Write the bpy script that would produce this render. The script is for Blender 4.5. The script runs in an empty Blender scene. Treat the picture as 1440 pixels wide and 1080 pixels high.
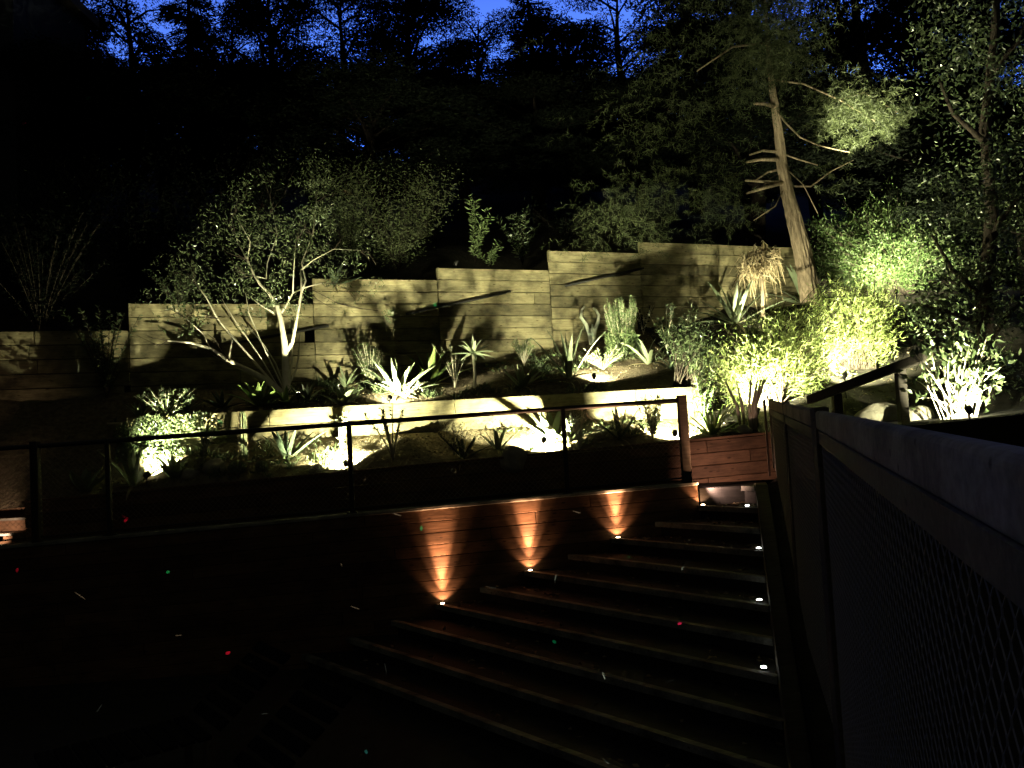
import bpy, math, random
import numpy as np
from mathutils import Matrix, Vector
rad = math.radians
SC = bpy.context.scene
COL = SC.collection

# ---------------------------------------------------------------- camera
F = 1150.0; PITCH = rad(3.0); ROLL = rad(-3.15)
cd = bpy.data.cameras.new('camera'); cam = bpy.data.objects.new('camera', cd); COL.objects.link(cam)
cd.sensor_width = 36.0; cd.lens = 36.0*F/1440.0; cd.clip_start = 0.05; cd.clip_end = 600
cam.matrix_world = Matrix.Rotation(math.pi/2+PITCH, 4, 'X') @ Matrix.Rotation(ROLL, 4, 'Z')
SC.camera = cam

# ---------------------------------------------------------------- world, exposure
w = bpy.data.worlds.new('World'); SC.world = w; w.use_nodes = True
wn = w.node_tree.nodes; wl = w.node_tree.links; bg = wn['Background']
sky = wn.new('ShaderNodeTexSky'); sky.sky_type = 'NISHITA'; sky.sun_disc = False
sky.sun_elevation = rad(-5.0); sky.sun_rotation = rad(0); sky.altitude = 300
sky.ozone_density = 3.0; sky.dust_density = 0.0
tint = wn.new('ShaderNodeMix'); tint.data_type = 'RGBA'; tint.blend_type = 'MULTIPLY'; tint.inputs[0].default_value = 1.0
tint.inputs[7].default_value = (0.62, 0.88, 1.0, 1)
wl.new(sky.outputs[0], tint.inputs[6])
tcw = wn.new('ShaderNodeTexCoord'); sepw = wn.new('ShaderNodeSeparateXYZ'); wl.new(tcw.outputs['Generated'], sepw.inputs[0])
def mapr(sock, a, b, lo, hi):
    m = wn.new('ShaderNodeMapRange'); m.interpolation_type = 'SMOOTHSTEP'; wl.new(sock, m.inputs[0])
    for k, v in ((1, a), (2, b), (3, lo), (4, hi)): m.inputs[k].default_value = v
    return m.outputs[0]
fz = mapr(sepw.outputs['Z'], .45, .68, 1.0, .0); fy = mapr(sepw.outputs['Y'], .1, .6, .0, 1.0)   # last light low in the north, sky darkened elsewhere to cut the ambient light
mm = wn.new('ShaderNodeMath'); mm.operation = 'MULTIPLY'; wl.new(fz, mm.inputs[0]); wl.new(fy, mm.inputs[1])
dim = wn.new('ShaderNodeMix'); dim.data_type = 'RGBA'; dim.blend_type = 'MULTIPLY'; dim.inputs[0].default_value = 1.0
wl.new(tint.outputs[2], dim.inputs[6]); wl.new(mm.outputs[0], dim.inputs[7]); sky_fill = wn.new('ShaderNodeMix'); sky_fill.data_type = 'RGBA'; wl.new(mm.outputs[0], sky_fill.inputs[0])   # unseen warm-grey fill added overhead and behind to neutralise the blue ambient
sky_fill.inputs[6].default_value = (.00036, .00036, .00027, 1); wl.new(dim.outputs[2], sky_fill.inputs[7]); wl.new(sky_fill.outputs[2], bg.inputs['Color'])
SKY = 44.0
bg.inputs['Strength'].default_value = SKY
SC.view_settings.view_transform = 'Standard'; SC.view_settings.look = 'None'
SC.view_settings.exposure = 0.0; SC.view_settings.gamma = 1.0
SC.cycles.use_denoising = True
SC.cycles.max_bounces = 5; SC.cycles.diffuse_bounces = 2; SC.cycles.glossy_bounces = 2
SC.cycles.transmission_bounces = 3; SC.cycles.transparent_max_bounces = 4
SC.cycles.caustics_reflective = False; SC.cycles.caustics_refractive = False
SC.cycles.sample_clamp_indirect = 3.0

RNG = np.random.default_rng(7); random.seed(7)

# ---------------------------------------------------------------- pixel rays (1440 x 1080 picture)
MR = np.array(cam.matrix_world.to_3x3())
def ray(x, y): return MR @ np.array([(x-720)/F, (540-y)/F, -1.0])
def at(x, y, Y): d = ray(x, y); return d*(Y/d[1])

# ---------------------------------------------------------------- the lie of the land
def lerp(a, b, t): return a+(b-a)*t
def yw1(x): return 9.14+.03*x
def cap1(x): return -.83+.034*x
def yw2(x): return 9.92
def top2(x): return -.375+.037*x
YW3 = 11.0; TOP3 = .41
def yw4(x): return 13.0+.385*(x+2.98)
def zb(x): return float(np.interp(x, [-9, -1.2, 2.2, 5, 9], [.75, .90, 1.66, 2.0, 2.4]))
def top4(x): return float(np.interp(x, [-9, -5.6, -5.59, -3.1, -3.09, -1.17, -1.16, .76, .77, 2.5, 2.51, 12], [1.73, 1.73, 2.13, 2.13, 2.54, 2.54, 2.75, 2.75, 3.1, 3.1, 3.31, 3.31]))
def bump(x, y): return .05*math.sin(2.3*x+1.1*y)+.04*math.sin(4.7*x-2.9*y+1)+.02*math.sin(9.1*x+7.3*y)
def ground(x, y):
    lo = top2(x)-.05
    yb = yw4(x)
    if y > yb:
        d = y-yb
        if x > 6.1: return min(top4(x)-.12+.40*d, zb(x)+.95*d)+bump(x, y)*min(1, d)
        return top4(x)-.12+.40*d+bump(x*.6, y*.6)*min(1, d*.4)*1.5
    if y < YW3+.02 and -5.25 < x < 2.47:
        t = max(0, (y-9.95)/1.05)
        return lerp(lo, .0, t**.8)+bump(x, y)*math.sin(math.pi*min(1, t))
    if -5.25 < x < 2.47:
        t = (y-11.04)/max(.3, yb-11.04)
        return lerp(.36, zb(x), t)+.7*bump(x, y)*math.sin(math.pi*min(1, t))
    t = max(0, (y-9.95)/(yb-9.95))
    z = lerp(lo, zb(x), t**.9)+bump(x, y)*min(1, 3*t)
    if x > 3.3: z += .10*min(1, (x-3.3))
    return z
def hit(px, py, y0=None):
    y0 = (7.7 if px > 1150 else 9.97) if y0 is None else y0
    d = ray(px, py); d = d/d[1]
    y = y0
    while y < 70:
        p = d*y
        if p[2] < ground(p[0], p[1]): break
        y += .02
    return np.array([p[0], p[1], ground(p[0], p[1])-.01])
# ---------------------------------------------------------------- materials
MAT = {}
def newmat(name):
    m = bpy.data.materials.new(name); m.use_nodes = True
    nt = m.node_tree; return m, nt, nt.nodes['Principled BSDF']
def ramp(nt, fac, cols):
    r = nt.nodes.new('ShaderNodeValToRGB'); e = r.color_ramp.elements
    while len(e) < len(cols): e.new(.5)
    for k, (p, c) in enumerate(cols): e[k].position = p; e[k].color = (*c, 1)
    nt.links.new(fac, r.inputs[0]); return r.outputs[0]
def noise(nt, vec, scale, detail=4, rough=.6):
    n = nt.nodes.new('ShaderNodeTexNoise'); n.inputs['Scale'].default_value = scale
    n.inputs['Detail'].default_value = detail; n.inputs['Roughness'].default_value = rough
    if vec is not None: nt.links.new(vec, n.inputs['Vector'])
    return n.outputs['Fac']
def mix(nt, fac, a, b, mode='MIX'):
    m = nt.nodes.new('ShaderNodeMix'); m.data_type = 'RGBA'; m.blend_type = mode
    for s, v in ((0, fac), (6, a), (7, b)):
        if isinstance(v, (int, float)): m.inputs[s].default_value = v
        elif isinstance(v, tuple): m.inputs[s].default_value = (*v, 1)
        else: nt.links.new(v, m.inputs[s])
    return m.outputs[2]
def bumpnode(nt, h, strength, dist=.01):
    b = nt.nodes.new('ShaderNodeBump'); b.inputs['Strength'].default_value = strength; b.inputs['Distance'].default_value = dist
    nt.links.new(h, b.inputs['Height']); return b.outputs[0]
def coords(nt, scale, off=False):
    t = nt.nodes.new('ShaderNodeTexCoord'); mp = nt.nodes.new('ShaderNodeMapping'); mp.inputs['Scale'].default_value = scale
    nt.links.new(t.outputs['Object'], mp.inputs['Vector'])
    if off:
        g = nt.nodes.new('ShaderNodeNewGeometry'); mm = nt.nodes.new('ShaderNodeMath'); mm.operation = 'MULTIPLY'; mm.inputs[1].default_value = 37.0
        nt.links.new(g.outputs['Random Per Island'], mm.inputs[0]); nt.links.new(mm.outputs[0], mp.inputs['Location'])
        return mp.outputs[0], g.outputs['Random Per Island']
    return mp.outputs[0]
def wood(name, a, b, stain=.5, rough=.75):
    m, nt, p = newmat(name)
    v, isl = coords(nt, (1.3, 16, 16), True)
    g = noise(nt, v, 3.0, 6, .65)
    c = ramp(nt, g, [(.25, tuple(x*.62 for x in a)), (.5, a), (.75, b)])
    v2 = coords(nt, (1, 1.6, 1.6)); s = noise(nt, v2, 2.2, 5, .65)
    sc = ramp(nt, s, [(.32, (1-stain,)*3), (.58, (1, 1, 1))])
    c = mix(nt, 1.0, c, sc, 'MULTIPLY')
    c = mix(nt, 1.0, c, ramp(nt, isl, [(0, (.58, .57, .55)), (1, (1.12, 1.1, 1.06))]), 'MULTIPLY')
    v3 = coords(nt, (9, 26, 26)); vo = nt.nodes.new('ShaderNodeTexVoronoi'); vo.inputs['Scale'].default_value = .55; nt.links.new(v3, vo.inputs['Vector'])
    c = mix(nt, 1.0, c, ramp(nt, vo.outputs['Distance'], [(.07, (.35, .3, .25)), (.16, (1, 1, 1))]), 'MULTIPLY')
    nt.links.new(c, p.inputs['Base Color']); p.inputs['Roughness'].default_value = rough; p.inputs['Specular IOR Level'].default_value = .25
    nt.links.new(bumpnode(nt, g, .5, .004), p.inputs['Normal']); MAT[name] = m
def leafmat(name, a, b, rough=.5, trans=.35, spec=.4):
    m, nt, p = newmat(name)
    g = nt.nodes.new('ShaderNodeNewGeometry')
    c = ramp(nt, g.outputs['Random Per Island'], [(0, tuple(x*.7 for x in a)), (.5, a), (1, b)])
    nt.links.new(c, p.inputs['Base Color']); p.inputs['Roughness'].default_value = rough; p.inputs['Specular IOR Level'].default_value = spec
    if trans:
        t = nt.nodes.new('ShaderNodeBsdfTranslucent'); nt.links.new(c, t.inputs['Color'])
        ms = nt.nodes.new('ShaderNodeMixShader'); ms.inputs[0].default_value = trans
        nt.links.new(p.outputs[0], ms.inputs[1]); nt.links.new(t.outputs[0], ms.inputs[2])
        nt.links.new(ms.outputs[0], nt.nodes['Material Output'].inputs['Surface'])
    MAT[name] = m
def rough_mat(name, a, b, scale=8, rough=.9, bs=.6, bd=.02, sc=(1, 1, 1), spec=.2, detail=8):
    m, nt, p = newmat(name)
    v = coords(nt, sc); n = noise(nt, v, scale, detail, .68)
    nt.links.new(ramp(nt, n, [(.3, a), (.7, b)]), p.inputs['Base Color'])
    p.inputs['Roughness'].default_value = rough; p.inputs['Specular IOR Level'].default_value = spec
    nt.links.new(bumpnode(nt, n, bs, bd), p.inputs['Normal']); MAT[name] = m
def emit(name, c, s):
    m, nt, p = newmat(name); p.inputs['Base Color'].default_value = (*c, 1)
    p.inputs['Emission Color'].default_value = (*c, 1); p.inputs['Emission Strength'].default_value = s; MAT[name] = m

wood('timber', (.27, .24, .135), (.37, .34, .205), .75)
wood('redwood', (.15, .085, .048), (.21, .12, .07), .55)
wood('dark_wood', (.035, .03, .026), (.06, .05, .042), .4)
wood('weathered', (.10, .085, .065), (.15, .13, .10), .4)
wood('lightened_wood', (.46, .37, .25), (.58, .48, .34), .6)  # rail wood, lightened and warmed to stand for missing house light
wood('tread', (.028, .027, .025), (.045, .043, .039), .5)
wood('nosing', (.30, .30, .26), (.42, .41, .36), .8)
rough_mat('soil', (.13, .105, .06), (.27, .23, .14), 9, 1, 1, .05)
rough_mat('mulch', (.06, .045, .03), (.22, .18, .11), 14, 1, 1, .03)
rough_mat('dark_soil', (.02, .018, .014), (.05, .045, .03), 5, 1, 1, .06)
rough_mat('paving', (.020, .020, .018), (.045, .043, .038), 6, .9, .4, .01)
rough_mat('gravel_path', (.05, .05, .035), (.12, .11, .08), 40, 1, .8, .01)
rough_mat('stone', (.25, .23, .18), (.42, .39, .31), 7, .9, .7, .03)
rough_mat('render_wall', (.03, .035, .045), (.04, .045, .055), 3, .9, .2, .01)
rough_mat('bark', (.13, .10, .065), (.37, .29, .20), 5, .95, 1, .03, (6, 6, 1.2))
rough_mat('dark_bark', (.03, .025, .02), (.07, .055, .04), 5, .95, 1, .03, (6, 6, 1.2))
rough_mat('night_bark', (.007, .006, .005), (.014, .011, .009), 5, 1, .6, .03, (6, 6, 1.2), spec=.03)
rough_mat('tarp', (.007, .007, .007), (.012, .012, .011), 8, 1, .2, .004, spec=.02)
rough_mat('pale_bark', (.36, .33, .24), (.52, .48, .37), 9, .8, .5, .01, (2, 2, .6))
rough_mat('black_metal', (.010, .010, .009), (.022, .02, .018), 20, .55, .1, .002, spec=.4)
rough_mat('rusty_metal', (.03, .02, .014), (.07, .045, .03), 20, .7, .3, .003)
rough_mat('wire', (.20, .17, .12), (.30, .26, .19), 30, .5, .1, .001, spec=.5)
rough_mat('terracotta', (.42, .36, .24), (.52, .45, .31), 6, .9, .3, .01)
rough_mat('cactus_skin', (.10, .14, .07), (.20, .24, .13), 12, .7, .3, .01)
rough_mat('ghost_skin', (.46, .50, .38), (.60, .64, .50), 12, .7, .3, .01)
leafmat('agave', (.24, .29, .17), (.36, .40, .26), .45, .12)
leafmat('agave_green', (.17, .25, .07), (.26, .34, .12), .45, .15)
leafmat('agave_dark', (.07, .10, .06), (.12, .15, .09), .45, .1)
leafmat('leaf', (.07, .10, .045), (.15, .19, .09), .3, .3, .7)
leafmat('glint_leaf', (.09, .12, .055), (.24, .28, .16), .22, .2, .9)
leafmat('willow', (.17, .22, .06), (.30, .36, .13), .5, .4)
leafmat('rosemary', (.13, .19, .07), (.24, .31, .14), .6, .3)
leafmat('needles', (.045, .06, .022), (.085, .105, .042), .6, .3)
leafmat('lush', (.07, .12, .035), (.15, .21, .08), .5, .35)
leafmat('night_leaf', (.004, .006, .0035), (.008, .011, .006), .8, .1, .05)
leafmat('silver', (.22, .27, .17), (.36, .40, .28), .6, .25)
leafmat('dry', (.44, .35, .20), (.62, .52, .34), .7, .3)
leafmat('chips', (.12, .09, .05), (.34, .28, .18), .9, 0)
emit('lens', (1.0, .93, .66), 25); emit('lens_warm', (1.0, .72, .42), 25); emit('lens_cool', (.95, 1.0, .92), 16)

# ---------------------------------------------------------------- mesh helpers
class MB:
    def __init__(s): s.v = []; s.f = []; s.n = 0
    def add(s, v, f):
        v = np.asarray(v, float).reshape(-1, 3)
        s.v.append(v)
        if isinstance(f, np.ndarray): s.f.append(f+s.n)
        else: s.f.extend([[i+s.n for i in q] for q in f])
        s.n += len(v)
    def box(s, c, d, R=None):
        d = np.array(d)/2.0
        v = np.array([[a, b, e] for a in (-1, 1) for b in (-1, 1) for e in (-1, 1)])*d
        if R is not None: v = v @ np.array(R).T
        s.add(v+np.array(c), [(0, 1, 3, 2), (4, 6, 7, 5), (0, 4, 5, 1), (2, 3, 7, 6), (0, 2, 6, 4), (1, 5, 7, 3)])
    def prism(s, poly, z0, z1):                          # poly counter-clockwise, z per corner or one value
        n = len(poly); z0 = np.broadcast_to(z0, n); z1 = np.broadcast_to(z1, n)
        v = [(p[0], p[1], z) for p, z in zip(poly, z0)]+[(p[0], p[1], z) for p, z in zip(poly, z1)]
        f = [tuple(range(n))[::-1], tuple(range(n, 2*n))]+[(k, (k+1) % n, n+(k+1) % n, n+k) for k in range(n)]
        s.add(v, f)
    def tube(s, pts, r, sides=6, cap=True):
        pts = np.asarray(pts, float); n = len(pts); r = np.broadcast_to(r, n)
        t = np.gradient(pts, axis=0); t /= np.linalg.norm(t, axis=1, keepdims=True)+1e-9
        ref = np.array([0, 0, 1.0]) if abs(t[:, 2]).mean() < .8 else np.array([1.0, 0, 0])
        a = np.cross(t, ref); a /= np.linalg.norm(a, axis=1, keepdims=True)+1e-9; b = np.cross(t, a)
        th = np.arange(sides)*2*math.pi/sides
        v = pts[:, None]+r[:, None, None]*(np.cos(th)[None, :, None]*a[:, None]+np.sin(th)[None, :, None]*b[:, None])
        f = [(k*sides+j, k*sides+(j+1) % sides, (k+1)*sides+(j+1) % sides, (k+1)*sides+j) for k in range(n-1) for j in range(sides)]
        if cap: f += [tuple(range(sides))[::-1], tuple((n-1)*sides+j for j in range(sides))]
        s.add(v, f)
    def wires(s, A, B, r):                               # many three-sided wires
        A = np.asarray(A, float); B = np.asarray(B, float); d = B-A; L = np.linalg.norm(d, axis=1, keepdims=True); d = d/(L+1e-9)
        ref = np.where(abs(d[:, 2:3]) < .9, np.array([[0, 0, 1.0]]), np.array([[1.0, 0, 0]])); a = np.cross(d, ref); a /= np.linalg.norm(a, axis=1, keepdims=True); b = np.cross(d, a)
        v = np.stack([P+r*(math.cos(t)*a+math.sin(t)*b) for P in (A, B) for t in (0, 2.094, 4.189)], 1)
        base = (np.arange(len(A))*6)[:, None, None]
        f = base+np.array([[0, 1, 4, 3], [1, 2, 5, 4], [2, 0, 3, 5]])[None]
        s.add(v, f.reshape(-1, 4))
    def leaves(s, c, d, L, W, rng, fold=.12):
        c = np.asarray(c, float); n = len(c); d = d/(np.linalg.norm(d, axis=1, keepdims=True)+1e-9)
        q = np.cross(d, rng.normal(size=(n, 3))); q /= np.linalg.norm(q, axis=1, keepdims=True)+1e-9; u = np.cross(d, q)
        L = (L*rng.uniform(.65, 1.25, n))[:, None]; W = (W*rng.uniform(.7, 1.2, n))[:, None]
        m = c+d*L*.45+u*L*fold
        v = np.stack([c, m+q*W/2, c+d*L-u*L*fold*.5, m-q*W/2], 1)
        s.add(v, (np.arange(n)*4)[:, None]+np.array([[0, 1, 2, 3]]))
    def build(s, name, mat, parent=None, smooth=False, bevel=0):
        me = bpy.data.meshes.new(name)
        v = np.concatenate(s.v); faces = []
        
        for f in s.f:
            if isinstance(f, np.ndarray): faces.extend(f.tolist())
            else: faces.append(f)
        o = bpy.data.objects.new(name, me)
        if parent is not None: v = v-np.array(parent['at'])
        me.from_pydata(v.tolist(), [], faces); me.materials.append(MAT[mat]); me.update()
        if smooth:
            me.polygons.foreach_set('use_smooth', [True]*len(me.polygons))
        COL.objects.link(o)
        if parent is not None: o.parent = parent
        if bevel:
            b = o.modifiers.new('bevel', 'BEVEL'); b.width = bevel; b.segments = 1; b.limit_method = 'ANGLE'
        return o
def rough_trunk(mb, pts, r, rng, sides=30, rings=90, amp=.13):
    pts = np.asarray(pts, float); r = np.asarray(r, float); n = len(pts)
    u = np.linspace(0, n-1, rings); c = np.stack([np.interp(u, range(n), pts[:, k]) for k in range(3)], 1); rr = np.interp(u, range(n), r)
    for _ in range(3): c[1:-1] = (c[:-2]+2*c[1:-1]+c[2:])/4
    th = np.arange(sides)*2*math.pi/sides; V = []
    ph = rng.uniform(0, 6.28, (sides,)); ridge = rng.uniform(-1, 1, (rings//3+2, sides))
    for k in range(rings):
        a, f_ = divmod(k/3, 1); g = ridge[int(a)]*(1-f_)+ridge[int(a)+1]*f_
        q = rr[k]*(1+amp*g+.05*np.sin(th*2+k*.13))
        V.append(np.stack([c[k, 0]+q*np.cos(th), c[k, 1]+q*np.sin(th), np.full(sides, c[k, 2])], 1))
    f = [(k*sides+j, k*sides+(j+1) % sides, (k+1)*sides+(j+1) % sides, (k+1)*sides+j) for k in range(rings-1) for j in range(sides)]
    mb.add(np.concatenate(V), f)
def tag(o, label, cat, group=None, kind=None):
    o['label'] = label; o['category'] = cat
    if group: o['group'] = group
    if kind: o['kind'] = kind
    return o
def thing(name, label, cat, at_, group=None):
    o = bpy.data.objects.new(name, None); COL.objects.link(o); o.location = Vector([float(q) for q in at_]); o['at'] = [float(q) for q in at_]
    o.empty_display_size = .1
    return tag(o, label, cat, group)
def struct(o, kind='structure'): o['kind'] = kind; return o
def solo(mb, name, mat, origin, label, cat, group=None, smooth=False, bevel=0):   # a thing that is one mesh, origin at its base
    o = mb.build(name, mat, None, smooth, bevel)
    off = Vector([float(q) for q in origin]); o.data.transform(Matrix.Translation(-off)); o.location = off
    return tag(o, label, cat, group)
def rotz(a): c, s_ = math.cos(a), math.sin(a); return np.array([[c, -s_, 0], [s_, c, 0], [0, 0, 1.0]])
def lathe(mb, c, prof, sides=20, wob=0, rng=None):
    v = []; f = []; n = len(prof)
    for k, (r, z) in enumerate(prof):
        for j in range(sides):
            t = 2*math.pi*j/sides; rr = r*(1+(wob*(1 if j % 2 else -1)))
            v.append((c[0]+rr*math.cos(t), c[1]+rr*math.sin(t), c[2]+z))
    for k in range(n-1):
        for j in range(sides): f.append((k*sides+j, k*sides+(j+1) % sides, (k+1)*sides+(j+1) % sides, (k+1)*sides+j))
    f.append(tuple((n-1)*sides+j for j in range(sides))); f.append(tuple(range(sides))[::-1])
    mb.add(v, f)
def rock(mb, c, r, rng, flat=.7):
    import bmesh
    b = bmesh.new(); bmesh.ops.create_icosphere(b, subdivisions=3, radius=1)
    ph = rng.uniform(0, 6, 6)
    v = np.array([q.co for q in b.verts]); f = [tuple(q.index for q in k.verts) for k in b.faces]; b.free()
    k = 1+.16*np.sin(2.3*v[:, 0]+ph[0])*np.cos(2.1*v[:, 1]+ph[1])+.1*np.sin(4.1*v[:, 2]+ph[2]+2*v[:, 0])+.05*np.sin(9*v[:, 1]+ph[3])*np.sin(8*v[:, 0]+ph[4])
    v = v*k[:, None]*np.array([1, .8, flat])*r
    v = v @ rotz(ph[5]).T
    mb.add(v+np.array(c)+np.array([0, 0, r*flat*.4]), f)

# ---------------------------------------------------------------- ground sheets
def sheet(name, xs, ys, fn, mat, kind='structure'):
    mb = MB(); X, Y = np.meshgrid(xs, ys); 
    v = [(x, y, fn(x, y)) for x, y in zip(X.ravel(), Y.ravel())]; nx = len(xs)
    f = [(j*nx+i, j*nx+i+1, (j+1)*nx+i+1, (j+1)*nx+i) for j in range(len(ys)-1) for i in range(nx-1)]
    mb.add(v, f); o = mb.build(name, mat, None, True); o['kind'] = kind; return o
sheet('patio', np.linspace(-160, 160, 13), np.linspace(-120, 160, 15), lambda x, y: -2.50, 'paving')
def between(name, x0, x1, nx, ya, yb_, ny, fn, mat):
    mb = MB(); v = []
    for j in range(ny):
        for i in range(nx):
            x = lerp(x0, x1, i/(nx-1)); a, b = ya(x), yb_(x); y = lerp(a, b, j/(ny-1)); v.append((x, y, fn(x, y)))
    f = [(j*nx+i, j*nx+i+1, (j+1)*nx+i+1, (j+1)*nx+i) for j in range(ny-1) for i in range(nx-1)]
    mb.add(v, f); return struct(mb.build(name, mat, None, True))
between('lower_bed_soil', -5.25, 2.47, 120, lambda x: 9.93, lambda x: 11.0, 18, ground, 'soil')
between('upper_bed_soil', -5.24, 2.46, 110, lambda x: 11.05, lambda x: yw4(x)-.03, 34, lambda x, y: ground(x, max(y, 11.05)), 'mulch')
between('bank_soil', 2.475, 16, 90, lambda x: 9.93 if x < 3.2 else lerp(9.93, 7.58, min(1, (x-3.2)/.6)), lambda x: yw4(x)-.03, 44, ground, 'dark_soil')
between('left_bank', -14, -5.255, 40, lambda x: 9.93, lambda x: yw4(x)-.03, 24, ground, 'mulch')
def hillz(x, y):
    xc = max(min(x, 11), -8.9); b = yw4(max(min(x, 16), -14))+.06
    if y < b+.01: return -1.0
    return min(ground(xc, max(y, yw4(xc)+.05)), 16+.02*y)-(.25 if y < b+2 else 0)
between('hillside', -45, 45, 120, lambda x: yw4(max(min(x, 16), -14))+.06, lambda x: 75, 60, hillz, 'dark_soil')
mb = MB(); mb.prism([(3.5, 7.55), (16, 7.55), (16, 7.62), (3.85, 7.62), (3.24, 9.99), (3.16, 9.96)], -2.6, [-.2, .35, .35, -.2, -.28, -.28]); struct(mb.build('bank_foot', 'dark_soil'))
mb = MB(); mb.prism([(-7.4, yw1(-7.4)+.04), (2.02, yw1(2.02)+.04), (2.02, 9.90), (-7.4, 9.90)], [cap1(-7.4)-.3, cap1(2.1)-.3]*1+[cap1(2.1)-.3, cap1(-7.4)-.3], [cap1(-7.4)-.01, cap1(2.1)-.01, cap1(2.1)-.01, cap1(-7.4)-.01])
struct(mb.build('walkway', 'gravel_path'))

# ---------------------------------------------------------------- plank walls
def planks(mb, L, H, bh, th, rng, x0=0, gap=.006, jit=.006, seg=(2.2, 3.6)):     # local frame: x along, z downward from 0
    n = int(math.ceil(H/bh))
    for k in range(n):
        x = x0-rng.uniform(0, 1.2) if True else x0
        while x < x0+L:
            l = rng.uniform(*seg); a = max(x, x0); b = min(x+l, x0+L)
            if b-a > .15:
                mb.box(((a+b)/2, rng.uniform(-jit, jit), -bh*(k+.5)), (b-a-.004, th, bh-gap))
            x += l
def local_thing(o, loc, eul):
    o.location = loc; o.rotation_euler = eul; return o
# tall upper wall, stepped
w4 = thing('retaining_wall', 'tall olive timber retaining wall whose top edge rises in steps behind the upper bed', 'retaining wall', (0, 0, 0))
ang4 = math.atan(.385); cs = math.cos(ang4)
r4 = np.random.default_rng(3)
for a, b, top in ((-9.0, -5.6, 1.73), (-5.6, -3.1, 2.13), (-3.1, -1.17, 2.54), (-1.17, .76, 2.75), (.76, 2.50, 3.1), (2.50, 6.05, 3.31)):
    mb = MB(); L = (b-a)/cs
    planks(mb, L-.004, top-min(zb(a), zb(b))+.35, .205, .05, r4, 0, .010, .011)
    mb.box((.02, -.001, -.205*.5), (.04, .08, .203))
    o = mb.build('wall_section', 'timber', w4, False, .006)
    local_thing(o, (a, yw4(a), top), (0, 0, ang4))
# middle wall
w3 = thing('retaining_wall', 'low pale two-board timber wall between the lower and upper planting beds', 'retaining wall', (-5.2, YW3, TOP3))
mb = MB(); planks(mb, 7.62, .42, .21, .05, r4); o = mb.build('wall_face', 'timber', w3, False, .006); o.location = (0, 0, 0)
mb = MB(); mb.box((7.64, .62, -.21), (.05, 1.2, .42)); mb.box((7.60, 0.055, -.22), (.09, .05, .44)); o = mb.build('corner_board', 'timber', w3, False, .01)
# front planter wall
w2 = thing('retaining_wall', 'dark board wall along the walkway holding the lower planting bed', 'retaining wall', (-5.95, 9.92, top2(-5.95)))
mb = MB(); planks(mb, 9.2, .75, .15, .06, r4); mb.box((4.62, .02, -.45), (9.24, .012, .88)); mb.box((8.0, -.045, -.22), (.09, .03, .46)); mb.box((7.3, -.042, -.24), (.02, .026, .4)); o = mb.build('wall_face', 'redwood', w2, False, .006)
w2.rotation_euler = (0, -math.atan(.037), 0)
mb = MB(); mb.box((4.6, 0, .018), (9.24, .09, .03)); mb.build('cap_board', 'redwood', w2, False, .005)
for o in w2.children: o.location = (0, 0, 0)
# stair-side wall with its cap
w1 = thing('retaining_wall', 'reddish timber wall beside the stairs washed by orange uplights', 'retaining wall', (-7.4, yw1(-7.4), cap1(-7.4)))
mb = MB(); planks(mb, 9.41, 1.9, .128, .06, r4, 0, .0035, .0008); mb.box((4.7, .036, -.95), (9.40, .008, 1.88)); mb.build('wall_face', 'redwood', w1, False, .005)
mb = MB(); mb.box((4.705, .03, .02), (9.43, .16, .036)); mb.build('cap_board', 'nosing', w1, False, .005)
w1.rotation_euler = (0, -math.atan(.034), math.atan(.03))
for wl_ in (w2, w1, w3): 
    for o in wl_.children: o.data.transform(Matrix.Translation(Vector(wl_['at'])))

# ---------------------------------------------------------------- the diagonal stairs
nrm = np.array([.75, .66]); nrm /= np.linalg.norm(nrm); ee = np.array([nrm[1], -nrm[0]])
S0, RUN, RISE, Z0 = 5.28, .38, .15, -1.89
def on_w1(s): x = (s-nrm[1]*9.105)/(nrm[0]+nrm[1]*.03); return np.array([x, 9.105+.03*x])
def on_edge(s): # right edge line  x = 1.84+.266*(y-6.16)
    y = (s-nrm[0]*(1.84-.266*6.16))/(nrm[0]*.266+nrm[1]); return np.array([1.84+.266*(y-6.16), y])
stairs = thing('stairs', 'broad dark timber stairs crossing diagonally in front of the orange-lit wall', 'stairs', (1.0, 7.5, -2.5))
for j in range(-3, 8):
    s0 = S0+RUN*j; s1 = s0+RUN+.02 if j < 7 else s0+.9
    z = Z0+RISE*j if j < 7 else -.80
    a, b, c, d = on_w1(s0), on_edge(s0), on_edge(s1), on_w1(s1)
    q = nrm*.045
    mb = MB(); 
    poly = [a+q, b+q, c, d] if j < 7 else [a+q, b+q, on_edge(s0+.75), np.array([3.2, 9.89]), np.array([2.03, 9.89]), np.array([2.03, 9.2])]
    mb.prism(poly, z-.45 if j > -3 else z-.2, z); st = mb.build('step', 'tread', stairs)
    st['at'] = [1.0, 7.5, -2.5]
    mb = MB(); q2 = nrm*.043
    mb.prism([a-nrm*.02, b-nrm*.02, b+q2, a+q2], z-.05, z+.004)
    o = mb.build('nosing', 'nosing', st); 
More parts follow.
